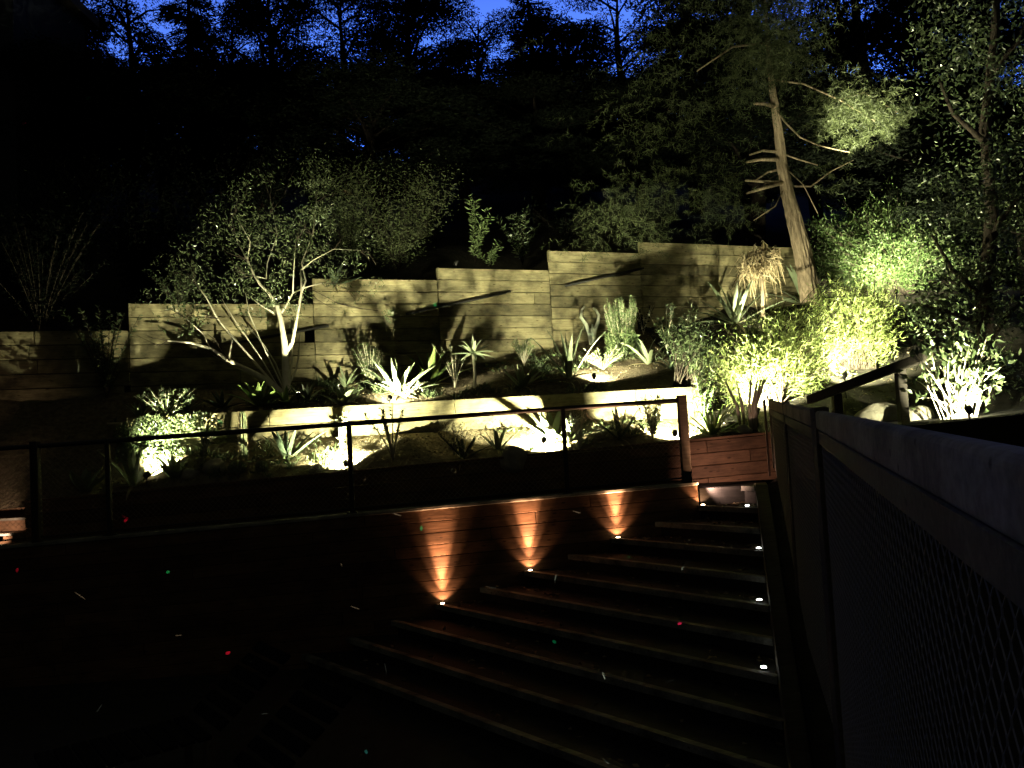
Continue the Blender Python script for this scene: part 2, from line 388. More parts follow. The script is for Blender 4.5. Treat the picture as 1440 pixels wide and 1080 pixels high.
# curb on the right of the stairs
mb = MB()
P = [on_edge(s) for s in (2.6, 8.2)]; sid = np.array([.966, -.257])*.13
zz = [Z0+RISE*(s-S0)/RUN+.12 for s in (2.6, 8.2)]; zz[1] = min(zz[1], -.66)
pk = on_edge(7.85); zk = Z0+RISE*(7.85-S0)/RUN+.10
mb.prism([P[0]+sid, pk+sid, pk, P[0]], -2.6, [zz[0], zk, zk, zz[0]])
mb.prism([pk+sid, P[1]+sid, P[1], pk], -2.6, [zk-.003, zk-.003, zk-.003, zk-.003])
mf = MB(); A_, B_, C_ = P[0]+sid*1.01, pk+sid*1.01, P[1]+sid*1.01
mf.prism([A_+np.array([2.2, -.6]), np.array([3.9, 7.56]), np.array([3.18, 9.9]), C_, B_, A_], -2.7, [zz[0]-.05, -.75, -.75, zk-.04, zk-.04, zz[0]-.05])
struct(mf.build('bank_fill', 'dark_soil'))
solo(mb, 'curb_wall', 'weathered', (P[0][0], P[0][1], -2.5), 'weathered sloping curb wall along the right end of the stairs', 'curb', bevel=.008)

# ---------------------------------------------------------------- wire fence along the walkway
fence = thing('wire_fence', 'black metal railing with wire netting along the planted walkway', 'railing', (-2, 9.1, -.9))
def zr(x): return .165+.017*x
mb = MB(); mb.tube([(x, yw1(x)+.03, zr(x)) for x in np.linspace(-7.3, 1.93, 12)], .026, 8); mb.build('top_rail', 'black_metal', fence, True)
mb = MB(); mb.tube([(x, yw1(x)+.03, cap1(x)+.09) for x in np.linspace(-7.3, 1.93, 12)], .010, 6); mb.build('bottom_rail', 'black_metal', fence, True)
for px in (152, 490, 795):
    x = at(px, 620, 9.05)[0]; y = yw1(x)+.03
    mb = MB(); mb.box((x, y, (zr(x)+cap1(x))/2+.02), (.05, .05, zr(x)-cap1(x)+.0)); mb.box((x, y, cap1(x)+.045), (.11, .11, .012)); mb.build('post', 'black_metal', fence, False, .004)
for px, wd in ((52, .085), (967, .10)):
    x = at(px, 620, 9.05)[0]; y = yw1(x)+.03
    mb = MB(); mb.box((x, y, (zr(x)+cap1(x))/2+.03), (wd, wd, zr(x)-cap1(x)+.05)); mb.build('wooden_post', 'dark_wood', fence, False, .006)
A = []; B = []
x0, x1 = -7.3, 1.92; hgt = .88; sp = .062
for s_ in (1, -1):
    for xs in np.arange(x0-hgt, x1+hgt, sp):
        xa, za, xb, zb_ = (xs, 0, xs+hgt, hgt) if s_ > 0 else (xs+hgt, 0, xs, hgt)
        lo_, hi_ = (xa, xb) if xa < xb else (xb, xa)
        def zat(x): return (x-xs) if s_ > 0 else (xs+hgt-x)
        l, h = max(lo_, x0), min(hi_, x1)
        if h-l < .01: continue
        A.append((l, yw1(l)+.03, cap1(l)+.09+zat(l))); B.append((h, yw1(h)+.03, cap1(h)+.09+zat(h)))
mb = MB(); mb.wires(A, B, .0013); mb.build('wire_netting', 'wire', fence)

# ---------------------------------------------------------------- near railing on the right with hexagonal netting
rail = thing('deck_railing', 'weathered timber deck railing with hexagonal wire netting, close on the right', 'railing', (1.2, 4.0, -1.0))
N0, N1, N2 = at(1440, 642, .78), at(1146, 578, 4.15), at(1081, 563, 9.25)
dn = (N0-N1)/np.linalg.norm(N0-N1); NN = N0+dn*.75
def railbox(mb, a, b, th, hh, drop=0):
    d = b-a; sd = np.array([d[1], -d[0], 0]); sd /= np.linalg.norm(sd); up = np.array([0, 0, 1.0])
    v = [p+sd*q+up*(r_-drop) for p in (a, b) for q in (0, th) for r_ in (0, -hh)]
    mb.add(v, [(0, 1, 3, 2), (4, 6, 7, 5), (0, 4, 5, 1), (2, 3, 7, 6), (0, 2, 6, 4), (1, 5, 7, 3)])
for a, b in ((NN, N1), (N1+(N2-N1)*.012, N2)):
    mb = MB(); railbox(mb, a+np.array([.008, 0, 0]), b+np.array([.008, 0, 0]), .03, .07, .098); mb.build('fascia_board', 'weathered', rail, False, .004)
    mb = MB(); railbox(mb, a, b, .05, .096); o = mb.build('top_rail', 'lightened_wood', rail, False, .016); o.modifiers['bevel'].segments = 4
def curbtop(p): 
    s = float(nrm@p[:2]); return max(-2.5, Z0+RISE*(s-S0)/RUN+.06)
for p, wd in ((N1, .075), (N2, .05), (N1+(N2-N1)*.5, .05)):
    mb = MB(); zl = max(-2.5, curbtop(p)); mb.box((p[0]+.03, p[1]+.02, (zl+p[2]-.003)/2+.02), (wd, wd, p[2]-zl)); mb.build('post', 'weathered', rail, False, .006)
mb = MB(); mb.box((N2[0]-.05, N2[1], (N2[2]-.7)/2), (.022, .022, .72+N2[2])); mb.build('tension_bar', 'rusty_metal', rail)
for a, b in ((NN, N1), (N1, N2)):
    d = b-a; L = float(np.linalg.norm(d[:2])); cw = .027; A = []; B = []
    for i in range(int(L/cw)):
        t0 = i*cw; ph = 1 if i % 2 else -1
        p = a+d*(t0/L); zt = p[2]-.16; zl = curbtop(p); zl = max(zl, zt-1.6)
        ww = .004
        pts = []; k = 0; z = zt
        while z > zl:
            off = (cw*.5-ww*.5)*ph*(1 if (k//2) % 2 else -1)*(.95)
            q = a+d*((t0+off)/L); pts.append((q[0]+.02, q[1], z)); z -= (.021 if k % 2 else .011); k += 1
        pts = np.array(pts)
        if len(pts) > 1: A.append(pts[:-1]); B.append(pts[1:])
    mb = MB(); mb.wires(np.concatenate(A), np.concatenate(B), .0014); mb.build('wire_netting', 'wire', rail)
# rising handrail behind it
hr = thing('handrail', 'dark wooden handrail rising to the right in front of the bamboo-like bush', 'handrail', at(1178, 600, 9.0))
a, b = at(1140, 556, 9.3), at(1304, 494, 8.3)
mb = MB(); railbox(mb, a, b, .10, .10); mb.build('rail', 'dark_wood', hr, False, .008)
for px, py, Y, h in ((1178, 546, 9.05, .7), (1268, 512, 8.5, 1.2)):
    p = at(px, py, Y); mb = MB(); mb.box((p[0]+.0, p[1]+.05, p[2]-h/2-.02), (.09, .09, h)); mb.build('post', 'dark_wood', hr, False, .006)
# landing edge wall at the top of the stairs comes with the planter wall; left side stairs
ls = thing('side_steps', 'warm lit wooden steps climbing at the left end of the walkway', 'steps', (-6.6, 9.8, -1.1))
for k in range(7):
    z = -.93+.155*k; y0 = 9.75+.30*k; xr = -6.0+.03*k if k < 3 else -6.15-.1*k
    mb = MB(); mb.box((xr-.9, y0+.8, z-.25), (1.8, 1.6-.02*k, .5-.004*k)); s_ = mb.build('step', 'redwood', ls, False, .01)
    s_['at'] = [-6.6, 9.8, -1.1]
    mb = MB(); mb.box((xr-.9, y0-.012, z-.012), (1.81, .05, .028)); mb.build('nosing', 'nosing', s_)
mb = MB(); mb.box((-5.35, 10.95, -.02), (.34, .3, .05)); solo(mb, 'stone_slab', 'stone', (-5.35, 10.95, -.05), 'small pale slab catching light at the end of the middle wall', 'slab', bevel=.01) 

# ---------------------------------------------------------------- lamps
def lamp(name, loc, target, watts, cone, col, parent=None, blend=.6, r=.015):
    d = bpy.data.lights.new(name, 'SPOT'); d.energy = watts; d.spot_size = rad(cone); d.spot_blend = blend; d.color = col; d.shadow_soft_size = r
    o = bpy.data.objects.new(name, d); COL.objects.link(o)
    v = Vector([float(q) for q in (np.array(target)-np.array(loc))]); q = v.to_track_quat('-Z', 'Y')
    p = Vector([float(q_) for q_ in loc])
    if parent is not None: o.parent = parent; p = p-Vector(parent['at'])
    o.location = p; o.rotation_euler = q.to_euler(); return o
CW = (1.0, .97, .60)
def spotlight(px, py, tgt, watts, cone, label, col=CW, base=None, h=.10, blend=.6, lens='lens', second=None):
    p = hit(px, py) if base is None else np.array(base)
    t = thing('garden_spotlight', label, 'spotlight', p, 'garden spotlights')
    c = p+np.array([0, 0, h]); d = np.array(tgt)-c; d /= np.linalg.norm(d)
    mb = MB(); mb.tube([p-np.array([0, 0, .04]), c], .008, 6); mb.build('stake', 'black_metal', t)
    mb = MB(); mb.tube([c-d*.045, c-d*.04, c+d*.03, c+d*.045], [.018, .03, .034, .036], 10); mb.build('lamp_head', 'black_metal', t, True)
    mb = MB(); mb.tube([c+d*.0455, c+d*.048], .030, 10); mb.build('lens', lens, t)
    lamp('spot_lamp', c+d*.055, tgt, watts, cone, col, t, blend)
    if second: lamp('spot_lamp', c+d*.057, second[0], second[1], second[2], col, t, .8)
    return t
# ================================================================ plants
def rosette(mb, p, n, L, W, e0, e1, rng, curl=-.5, base=.05, rows=6, lean=(0, 0)):
    # sword leaves: elevation e0 (outer) to e1 (inner), curl bends the tip (negative = droops)
    prof = [.75, 1.0, .98, .8, .5, .02][:rows]
    for i in range(n):
        az = i*2.39996+rng.uniform(-.25, .25); t = i/max(1, n-1)
        el = lerp(e0, e1, t**1.1)+rng.uniform(-.12, .12); l = L*lerp(1, .72, t*t)*rng.uniform(.82, 1.12); cu = curl*rng.uniform(.5, 1.4)*(1-.6*t)
        q = np.array(p)+np.array([math.cos(az), math.sin(az), 0])*base*(1-t); v = []; sd = np.array([-math.sin(az), math.cos(az), 0])
        tw = rng.uniform(-.25, .25)
        for k in range(rows):
            u = k/(rows-1); a = el+cu*u*u
            d = np.array([math.cos(az)*math.cos(a)+lean[0]*u, math.sin(az)*math.cos(a)+lean[1]*u, math.sin(a)])
            if k: q = q+d*l/(rows-1)
            up = np.cross(d, sd); up /= np.linalg.norm(up)+1e-9
            if up[2] < 0: up = -up
            wv = W*prof[k]*.5; s2 = sd*math.cos(tw)+up*math.sin(tw)
            v += [q-s2*wv+up*wv*.45, q, q+s2*wv+up*wv*.45]
        f = [(3*k+j, 3*k+j+1, 3*k+j+4, 3*k+j+3) for k in range(rows-1) for j in (0, 1)]
        mb.add(v, f)
def clump(mb, c, r, n, L, W, rng, out=.6, up=.3, shell=.5):
    d = rng.normal(size=(n, 3)); d /= np.linalg.norm(d, axis=1, keepdims=True)
    q = rng.uniform(0, 1, (n, 1))**(1/3.0); q = lerp(q, 1.0, shell*rng.uniform(0, 1, (n, 1)))
    r = np.broadcast_to(np.asarray(r, float), 3)
    dirs = d*out+rng.normal(size=(n, 3))*.55+np.array([0, 0, up])
    mb.leaves(np.array(c)+d*q*r, dirs, L, W, rng)
def spray(mb, st, p, n, H, spread, rng, L, W, per, r0=.006, curve=.3, tip=.25, start=.15, lean=(0, 0), up=.5, jit=0):
    # stems fanning from p with leaves along them
    for i in range(n):
        az = rng.uniform(0, 2*math.pi); sp = spread*math.sqrt(rng.uniform(.02, 1)); h = H*rng.uniform(.65, 1.1)
        t = np.linspace(0, 1, 7)
        pts = np.array(p)+np.stack([np.cos(az)*sp*t**(1+curve)+lean[0]*t, np.sin(az)*sp*t**(1+curve)+lean[1]*t, h*t-.12*h*curve*t**3], 1)
        if st is not None: st.tube(pts, np.linspace(r0, r0*.4, 7), 5)
        u = rng.uniform(start, 1, per); k = np.clip((u*6).astype(int), 0, 5); fr = u*6-k
        c = pts[k]*(1-fr[:, None])+pts[k+1]*fr[:, None]; ax = pts[k+1]-pts[k]; ax /= np.linalg.norm(ax, axis=1, keepdims=True)
        rd = rng.normal(size=(per, 3)); rd -= (rd*ax).sum(1, keepdims=True)*ax; rd /= np.linalg.norm(rd, axis=1, keepdims=True)
        if jit: c = c+rng.normal(size=(per, 3))*jit*np.array([1, 1, .7])
        mb.leaves(c, ax*up+rd, L, W, rng, .08)
def S(p): return p[1]/F                                         # metres per photo pixel at that point
RP = np.random.default_rng(21)

# (px, py of the foot, height px, leaves, width/length, elev outer, elev inner, curl, material, label)
AG = [
 (196, 586, 27, 11, .20, .5, 1.4, -.3, 'agave', 'small pale agave at the left end of the middle wall, above the ivy'),
 (262, 580, 30, 9, .16, .7, 1.5, -.2, 'agave_dark', 'dim upright agave second from the left behind the middle wall'),
 (312, 574, 34, 11, .17, .25, 1.3, -.2, 'agave_dark', 'dim star-shaped agave with wide low leaves, left of the bright green agave'),
 (366, 572, 46, 14, .20, .35, 1.45, -.3, 'agave_green', 'bright green broad-leaved agave at the foot of the leaning trunk'),
 (402, 571, 38, 12, .17, .25, 1.35, -.6, 'agave_green', 'pale green agave right in front of the upright tree trunk'),
 (432, 563, 34, 9, .13, .35, 1.4, -.4, 'agave', 'small thin-leaved agave just right of the tree trunk'),
 (481, 571, 44, 9, .20, .25, 1.3, -.9, 'agave', 'white-lit agave with recurving leaves on the middle wall edge'),
 (486, 545, 40, 10, .13, .4, 1.4, -.3, 'agave', 'thin grey agave behind the recurving agave'),
 (560, 556, 62, 18, .16, .3, 1.45, -.2, 'agave', 'blown-out white agave beside the brightest spotlight of the upper bed'),
 (606, 540, 58, 16, .15, .35, 1.4, -.25, 'agave_green', 'striped green agave just right of the brightest upper spotlight'),
 (800, 532, 80, 9, .075, 1.0, 1.5, -.3, 'agave', 'tallest agave of the upper bed with long sword leaves, left of the horned cactus'),
 (912, 512, 56, 9, .10, .45, 1.4, -1.1, 'agave', 'agave with arching ribbon leaves right of the cone-shaped shrub'),
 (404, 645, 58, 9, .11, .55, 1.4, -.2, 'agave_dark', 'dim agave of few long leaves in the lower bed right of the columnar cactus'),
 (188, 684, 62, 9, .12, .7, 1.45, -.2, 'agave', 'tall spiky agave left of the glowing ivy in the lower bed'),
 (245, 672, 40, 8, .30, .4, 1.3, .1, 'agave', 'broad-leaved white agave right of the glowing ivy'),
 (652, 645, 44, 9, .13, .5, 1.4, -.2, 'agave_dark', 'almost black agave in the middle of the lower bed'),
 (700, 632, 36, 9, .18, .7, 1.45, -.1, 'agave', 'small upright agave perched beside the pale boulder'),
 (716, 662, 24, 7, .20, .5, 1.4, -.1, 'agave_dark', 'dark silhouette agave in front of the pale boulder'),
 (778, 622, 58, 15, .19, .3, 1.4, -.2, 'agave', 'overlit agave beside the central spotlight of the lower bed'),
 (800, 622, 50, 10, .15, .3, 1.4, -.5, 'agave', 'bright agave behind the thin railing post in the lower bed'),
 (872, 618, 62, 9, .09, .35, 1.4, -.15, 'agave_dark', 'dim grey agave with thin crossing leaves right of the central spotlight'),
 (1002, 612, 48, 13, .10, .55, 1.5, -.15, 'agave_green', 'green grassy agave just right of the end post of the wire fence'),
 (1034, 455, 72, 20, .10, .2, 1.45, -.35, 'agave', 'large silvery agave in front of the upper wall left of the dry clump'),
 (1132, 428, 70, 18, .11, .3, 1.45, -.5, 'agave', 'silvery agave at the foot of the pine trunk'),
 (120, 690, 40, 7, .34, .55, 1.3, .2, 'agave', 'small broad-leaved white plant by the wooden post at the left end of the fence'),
 (475, 512, 40, 10, .16, .4, 1.4, -.2, 'agave_dark', 'dark agave shape added as a plant shadow on the upper wall behind the tree'),  # dark plant put where an agave shadow falls on the wall
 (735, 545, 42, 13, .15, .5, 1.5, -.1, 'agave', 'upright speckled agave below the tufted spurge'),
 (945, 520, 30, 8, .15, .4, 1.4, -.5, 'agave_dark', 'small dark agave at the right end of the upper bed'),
]
for k, (px, py, h, n, wr, e0, e1, cu, mat, lab) in enumerate(AG):
    p = hit(px, py, None if py > 600 or px > 985 else 11.06); L = h*S(p)*1.12; rg = np.random.default_rng(100+k)
    mb = MB(); rosette(mb, p+np.array([0, 0, -.01]), n, L, L*wr, e0, e1, rg, cu, base=L*.06)
    o = solo(mb, 'agave', mat, p, lab, 'agave', 'agaves in the garden beds', True)
    if n > 8:
        o['at'] = [float(q) for q in p]; mb = MB(); rosette(mb, p+np.array([0, 0, .01]), 6, L*.8, L*wr*.6, -.25, .1, rg, -.6, base=L*.05); mb.build('dead_leaves', 'dry', o, True)

def plantthing(name, lab, cat, p, group=None): return thing(name, lab, cat, p, group)
# feathery light-green shrub by the bright spotlight
def shrub(name, px, py, h, wd, n, per, L, W, mat, lab, cat='shrub', bark='pale_bark', curve=.3, up=.5, start=.15, y0=11.06, lean=(0, 0), seed=1, group=None, base=None, r0=.007, jit=0):
    p = hit(px, py, y0) if base is None else np.array(base); s_ = S(p); rg = np.random.default_rng(seed)
    t = plantthing(name, lab, cat, p, group)
    st, lf = MB(), MB(); spray(lf, st, p, n, h*s_, wd*.5*s_, rg, L, W, per, r0, curve, start=start, up=up, lean=lean, jit=jit)
    st.build('stems', bark, t, True); lf.build('foliage', mat, t); return t
shrub('feathery_shrub', 522, 548, 62, 52, 30, 60, .05, .009, 'lush', 'feathery light green shrub left of the brightest upper spotlight', seed=2)
shrub('twiggy_shrub', 640, 545, 62, 64, 14, 45, .05, .006, 'needles', 'dim thin-stemmed twiggy shrub between the striped agave and the tree aloe', seed=3)
shrub('cone_shrub', 876, 500, 74, 52, 70, 90, .05, .014, 'rosemary', 'bright cone-shaped conifer-like shrub right of the horned cactus', seed=4, curve=-.3, up=1.0, start=.05)
shrub('leafy_shrub', 938, 492, 70, 60, 10, 26, .07, .030, 'leaf', 'dim leafy shrub in the shade right of the cone-shaped shrub', seed=5)
shrub('leafy_shrub', 905, 470, 40, 40, 8, 20, .06, .025, 'night_leaf', 'dark low shrub against the upper wall behind the cone-shaped shrub', seed=6)
shrub('spurge', 737, 515, 40, 34, 20, 50, .045, .010, 'rosemary', 'tufted green spurge right of the tree aloe', seed=7, start=.55)
shrub('twiggy_shrub', 553, 648, 78, 90, 9, 14, .05, .025, 'leaf', 'forked bare-stemmed shrub in the lower bed right of the bright soil patch', seed=8, y0=9.97, r0=.012, start=.6)
shrub('twiggy_shrub', 815, 632, 62, 46, 16, 22, .06, .008, 'silver', 'grassy grey tuft right of the thin railing post', seed=9, y0=9.97)
shrub('leafy_shrub', 918, 618, 62, 50, 20, 42, .04, .018, 'leaf', 'leafy shrub left of the end post of the wire fence', seed=10, y0=9.97)
shrub('leafy_shrub', 990, 600, 70, 36, 22, 44, .045, .02, 'lush', 'glowing green shrub right behind the end post of the wire fence', seed=11, y0=9.97)
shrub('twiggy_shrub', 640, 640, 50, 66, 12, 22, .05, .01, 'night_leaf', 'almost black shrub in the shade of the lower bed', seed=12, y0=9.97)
shrub('leafy_shrub', 480, 640, 60, 34, 9, 20, .05, .026, 'silver', 'white glowing shrub in front of the bright spotlight left of centre', seed=13, y0=9.97, r0=.012)
shrub('curly_shrub', 285, 650, 48, 40, 9, 24, .045, .035, 'leaf', 'curly-leaved shrub right of the broad white agave', seed=14, y0=9.97)
shrub('leafy_shrub', 235, 612, 46, 90, 26, 40, .045, .028, 'leaf', 'trailing shrub above the glowing ivy', seed=15, y0=9.97)
t = [o for o in COL.objects if o.get('label', '').startswith('bright cone-shaped')][0]; p = np.array(t['at']); mb = MB(); rg = np.random.default_rng(77); s_ = S(p)
for k in range(60):
    a = rg.uniform(0, 6.28); r_ = .5*math.sqrt(rg.uniform())*25*s_*2; h_ = 72*s_*(1-.55*r_/(24*s_))*rg.uniform(.75, 1.05)
    z = np.linspace(.05, 1, 40)*h_; c = p+np.stack([r_*.8*math.cos(a)*(1+.1*z/h_), r_*.8*math.sin(a)*(1+.1*z/h_), z], 1); mb.leaves(c, np.array([math.cos(a)*.5, math.sin(a)*.5, .8])+rg.normal(size=(40, 3))*.6, .07, .022, rg, .1)
mb.build('foliage', 'rosemary', t)
shrub('low_succulent', 848, 520, 30, 80, 40, 22, .035, .018, 'rosemary', 'bright low succulent mat round the upper right spotlight', seed=16, r0=.004)
shrub('low_succulent', 570, 560, 24, 90, 34, 20, .035, .016, 'silver', 'low pale ground-cover round the brightest upper spotlight', seed=17, r0=.004)
# ivy on the middle wall
p = hit(215, 668); iv = MB(); rg = np.random.default_rng(31)
for (px, py, r, n) in ((212, 600, .20, 420), (222, 625, .26, 700), (205, 650, .24, 500), (240, 648, .18, 300), (285, 598, .22, 260), (186, 612, .22, 420), (180, 640, .16, 240), (255, 600, .2, 300)):
    c = at(px, py, 10.8 if py < 640 else 10.66); clump(iv, c, (r*1.1, r*.55, r*.8), int(n*1.7), .038, .034, rg)
solo(iv, 'ivy', 'leaf', p, 'glowing mound of ivy climbing the left end of the middle wall', 'ivy')
# tree aloe
p = hit(668, 545, 11.06); t = plantthing('tree_aloe', 'tree aloe on a bare stem casting a shadow on the upper wall', 'aloe', p)
s_ = S(p); mb = MB(); top = p+np.array([0, 0, 48*s_]); mb.tube([p, p+np.array([.01, 0, 20*s_]), top], [.025, .022, .024], 8); mb.build('stem', 'pale_bark', t, True)
mb = MB(); rosette(mb, top, 17, .36, .055, -.2, 1.4, np.random.default_rng(5), -.5, .02); mb.build('rosette', 'agave', t, True)
# horned cactus
p = hit(832, 484, 11.06); s_ = S(p)
mb = MB()
for pts in ([(832, 486), (829, 470), (824, 456), (817, 446), (818, 436), (822, 431)], [(833, 486), (836, 466), (841, 452), (842, 443), (838, 436), (834, 433)], [(832, 486), (833, 470), (833, 456)], [(831, 486), (833, 472), (831, 462)]):
    q = [at(a, b, p[1]+.03*k) for k, (a, b) in enumerate(pts)]; mb.tube(q, np.linspace(.042, .015, len(q)), 8)
solo(mb, 'horned_cactus', 'ghost_skin', p, 'pale leafless cactus with two curved horn-like arms', 'cactus', None, True)
# columnar cactus and barrel cacti
p = hit(343, 646); mb = MB(); H = 68*S(p)
lathe(mb, p, [(.035, 0)]+[(.042, H*t) for t in np.linspace(.05, .9, 8)]+[(.034, H*.96), (.012, H)], 18, .16)
t = plantthing('columnar_cactus', 'slim ribbed columnar cactus standing in the lower bed', 'cactus', p); mb.build('stem', 'cactus_skin', t)
th = MB(); A = []; B = []; rg = np.random.default_rng(9)
for j in range(9):
    for z in np.linspace(.02, H, 34):
        a = 2*math.pi*(2*j)/18; q = p+np.array([.047*math.cos(a), .047*math.sin(a), z])
        for _ in range(3): A.append(q); B.append(q+.014*(np.array([math.cos(a), math.sin(a), 0])+rg.normal(size=3)*.8))
th.wires(A, B, .0012); th.build('spines', 'dry', t)
for px, py, r, lab in ((334, 672, 12, 'round golden barrel cactus below the columnar cactus'), (368, 668, 9, 'smaller barrel cactus right of the columnar cactus')):
    p = hit(px, py-4); s_ = S(p); R_ = r*s_; mb = MB()
    lathe(mb, p, [(R_*math.cos(a), R_*.9+R_*.9*math.sin(a)) for a in np.linspace(-1.3, 1.5, 12)], 28, .06)
    t = plantthing('barrel_cactus', lab, 'cactus', p); mb.build('body', 'cactus_skin', t)
    th = MB(); A = []; B = []
    for j in range(14):
        for a in np.linspace(-1, 1.4, 12):
            az = 2*math.pi*j/14; d = np.array([math.cos(az)*math.cos(a), math.sin(az)*math.cos(a), math.sin(a)]); q = p+np.array([0, 0, R_*.9])+d*R_*1.04
            for _ in range(3): A.append(q); B.append(q+.02*(d+rg.normal(size=3)*.6))
    th.wires(A, B, .001); th.build('spines', 'dry', t)
# rocks
for px, py, r, lab in ((722, 652, .20, 'pale boulder lit by the central spotlight of the lower bed'), (300, 660, .16, 'rough stone left of the barrel cactus'), (268, 668, .11, 'small stone beside the broad white agave'),
                       (1240, 592, .26, 'yellow lit rock below the rising handrail'), (1290, 590, .20, 'shadowed rock at the foot of the rising handrail'), (1046, 606, .10, 'small stone at the foot of the pale palm stems'),
                       (445, 662, .10, 'small stone in the bright soil patch'), (594, 330, .35, 'dim grey boulder high on the hillside')):
    p = hit(px, py); mb = MB(); rock(mb, p-np.array([0, 0, r*.15]), r, RP); solo(mb, 'rock', 'stone', p, lab, 'rock', 'garden rocks', True)
# pot
p = hit(162, 612); mb = MB(); lathe(mb, p, [(.06, 0), (.085, .15), (.095, .15), (.095, .18), (.07, .18), (.07, .15)], 18); 
t = plantthing('plant_pot', 'small pale plant pot near the left end of the middle wall', 'plant pot', p); mb.build('pot', 'terracotta', t, True)
mb = MB(); rosette(mb, p+np.array([0, 0, .14]), 8, .14, .03, .5, 1.4, RP, -.2, .01); mb.build('plant', 'agave_dark', t, True)
# pale palm-like stems
p = hit(1052, 604); t = plantthing('cane_clump', 'clump of pale bare canes below the large lit bush', 'cane plant', p); mb = MB()
for k in range(8):
    a = RP.uniform(0, 6.28); q = p+np.array([.09*math.cos(a), .06*math.sin(a), 0]); mb.tube([q, q+np.array([.03*math.cos(a), 0, .3]), q+np.array([.16*math.cos(a), .1*math.sin(a), .62])], [.022, .018, .012], 7)
mb.build('canes', 'pale_bark', t, True)
# big bamboo-like bushes
def bigbush(px, py, parts_, lab, mat, L, W, n, seed, y0=None, cat='bush'):
    p = hit(px, py, y0); t = plantthing('leafy_bush', lab, cat, p); rg = np.random.default_rng(seed); st, lf = MB(), MB()
    for (cx, cy, rx, ry, dy) in parts_:
        Y = p[1]+dy; c = at(cx, cy, Y); s2 = Y/F; r = np.array([rx*s2, rx*s2*.8, ry*s2])
        k = max(4, int(1.5*n*rx*ry/4000))
        for _ in range(k):
            d = rg.normal(size=3); d /= np.linalg.norm(d); e = c+d*r*rg.uniform(.45, 1.3)
            root = p+np.array([rg.uniform(-.15, .15), rg.uniform(-.1, .1), 0])*1.5
            tt = np.linspace(0, 1, 6)[:, None]; pts = root*(1-tt)+e*tt+np.array([0, 0, .25])*np.sin(tt*math.pi)*rg.uniform(0, 1)
            st.tube(pts, np.linspace(.009, .003, 6), 4)
            m = 52; u = rg.uniform(.35, 1, m); q = root*(1-u[:, None])+e*u[:, None]+np.array([0, 0, .25])*np.sin(u[:, None]*math.pi)*.5+rg.normal(size=(m, 3))*.06
            lf.leaves(q, (e-root)/np.linalg.norm(e-root)*.7+rg.normal(size=(m, 3))*.7, L, W, rg)
    st.build('stems', 'dark_bark', t, True); lf.build('foliage', mat, t); return t
bigbush(1072, 572, [(1030, 530, 36, 46, -.1), (1065, 500, 44, 50, 0), (1115, 480, 52, 52, .3), (1140, 440, 44, 36, .6), (1150, 510, 44, 40, .2), (1075, 450, 36, 30, .5)],
        'large fine-leaved bush glowing yellow green at the end of the fence', 'willow', .105, .013, 92, 41)
bigbush(1205, 520, [(1195, 450, 46, 44, 0), (1225, 420, 44, 30, .2), (1180, 420, 34, 28, .3), (1250, 440, 26, 34, .1), (1215, 490, 40, 30, -.1)],
        'second fine-leaved bush lit white from inside, right of the large one', 'willow', .105, .014, 88, 42)
bigbush(1265, 415, [(1180, 330, 42, 40, 0), (1230, 315, 46, 38, .3), (1275, 300, 50, 46, 0), (1320, 280, 48, 50, .4), (1250, 350, 56, 44, -.2), (1330, 340, 40, 48, .2), (1160, 352, 34, 36, -.4), (1290, 356, 44, 44, -.5), (1200, 375, 44, 30, -.6)],
        'soft rounded green bush lit on the bank right of the pine trunk', 'lush', .10, .020, 190, 43)
bigbush(970, 545, [(985, 480, 36, 40, 0), (1005, 520, 30, 40, -.3), (960, 470, 26, 30, .5)], 'dim bush filling the shade between the upper bed and the large lit bush', 'leaf', .06, .018, 60, 44)
# large-leaved plant on the right
def bigleaf(px, py, lab, seed):
    p = hit(px, py, 8.25); t = plantthing('broad_leaf_plant', lab, 'plant', p); rg = np.random.default_rng(seed); st, lf = MB(), MB()
    for k in range(44):
        az = rg.uniform(0, 6.28); h = rg.uniform(.15, .85); sp = rg.uniform(.1, .55)
        e = p+np.array([sp*math.cos(az), .7*sp*math.sin(az), h]); tt = np.linspace(0, 1, 6)[:, None]; root = p+np.array([rg.uniform(-.15, .15), rg.uniform(-.1, .1), 0])
        pts = root*(1-tt)+e*tt+np.array([.05*math.cos(az), 0, .1])*np.sin(tt*math.pi); st.tube(pts, np.linspace(.007, .0035, 6), 6)
        m = 9; q = e+rg.normal(size=(m, 3))*.05; lf.leaves(q, rg.normal(size=(m, 3))+np.array([0, 0, .35])+.5*(e-root), .10, .05, rg, .1)
    st.build('stems', 'pale_bark', t, True); lf.build('foliage', 'leaf', t); return t
bigleaf(1352, 612, 'broad-leaved plant blazing white beside the near railing', 51)
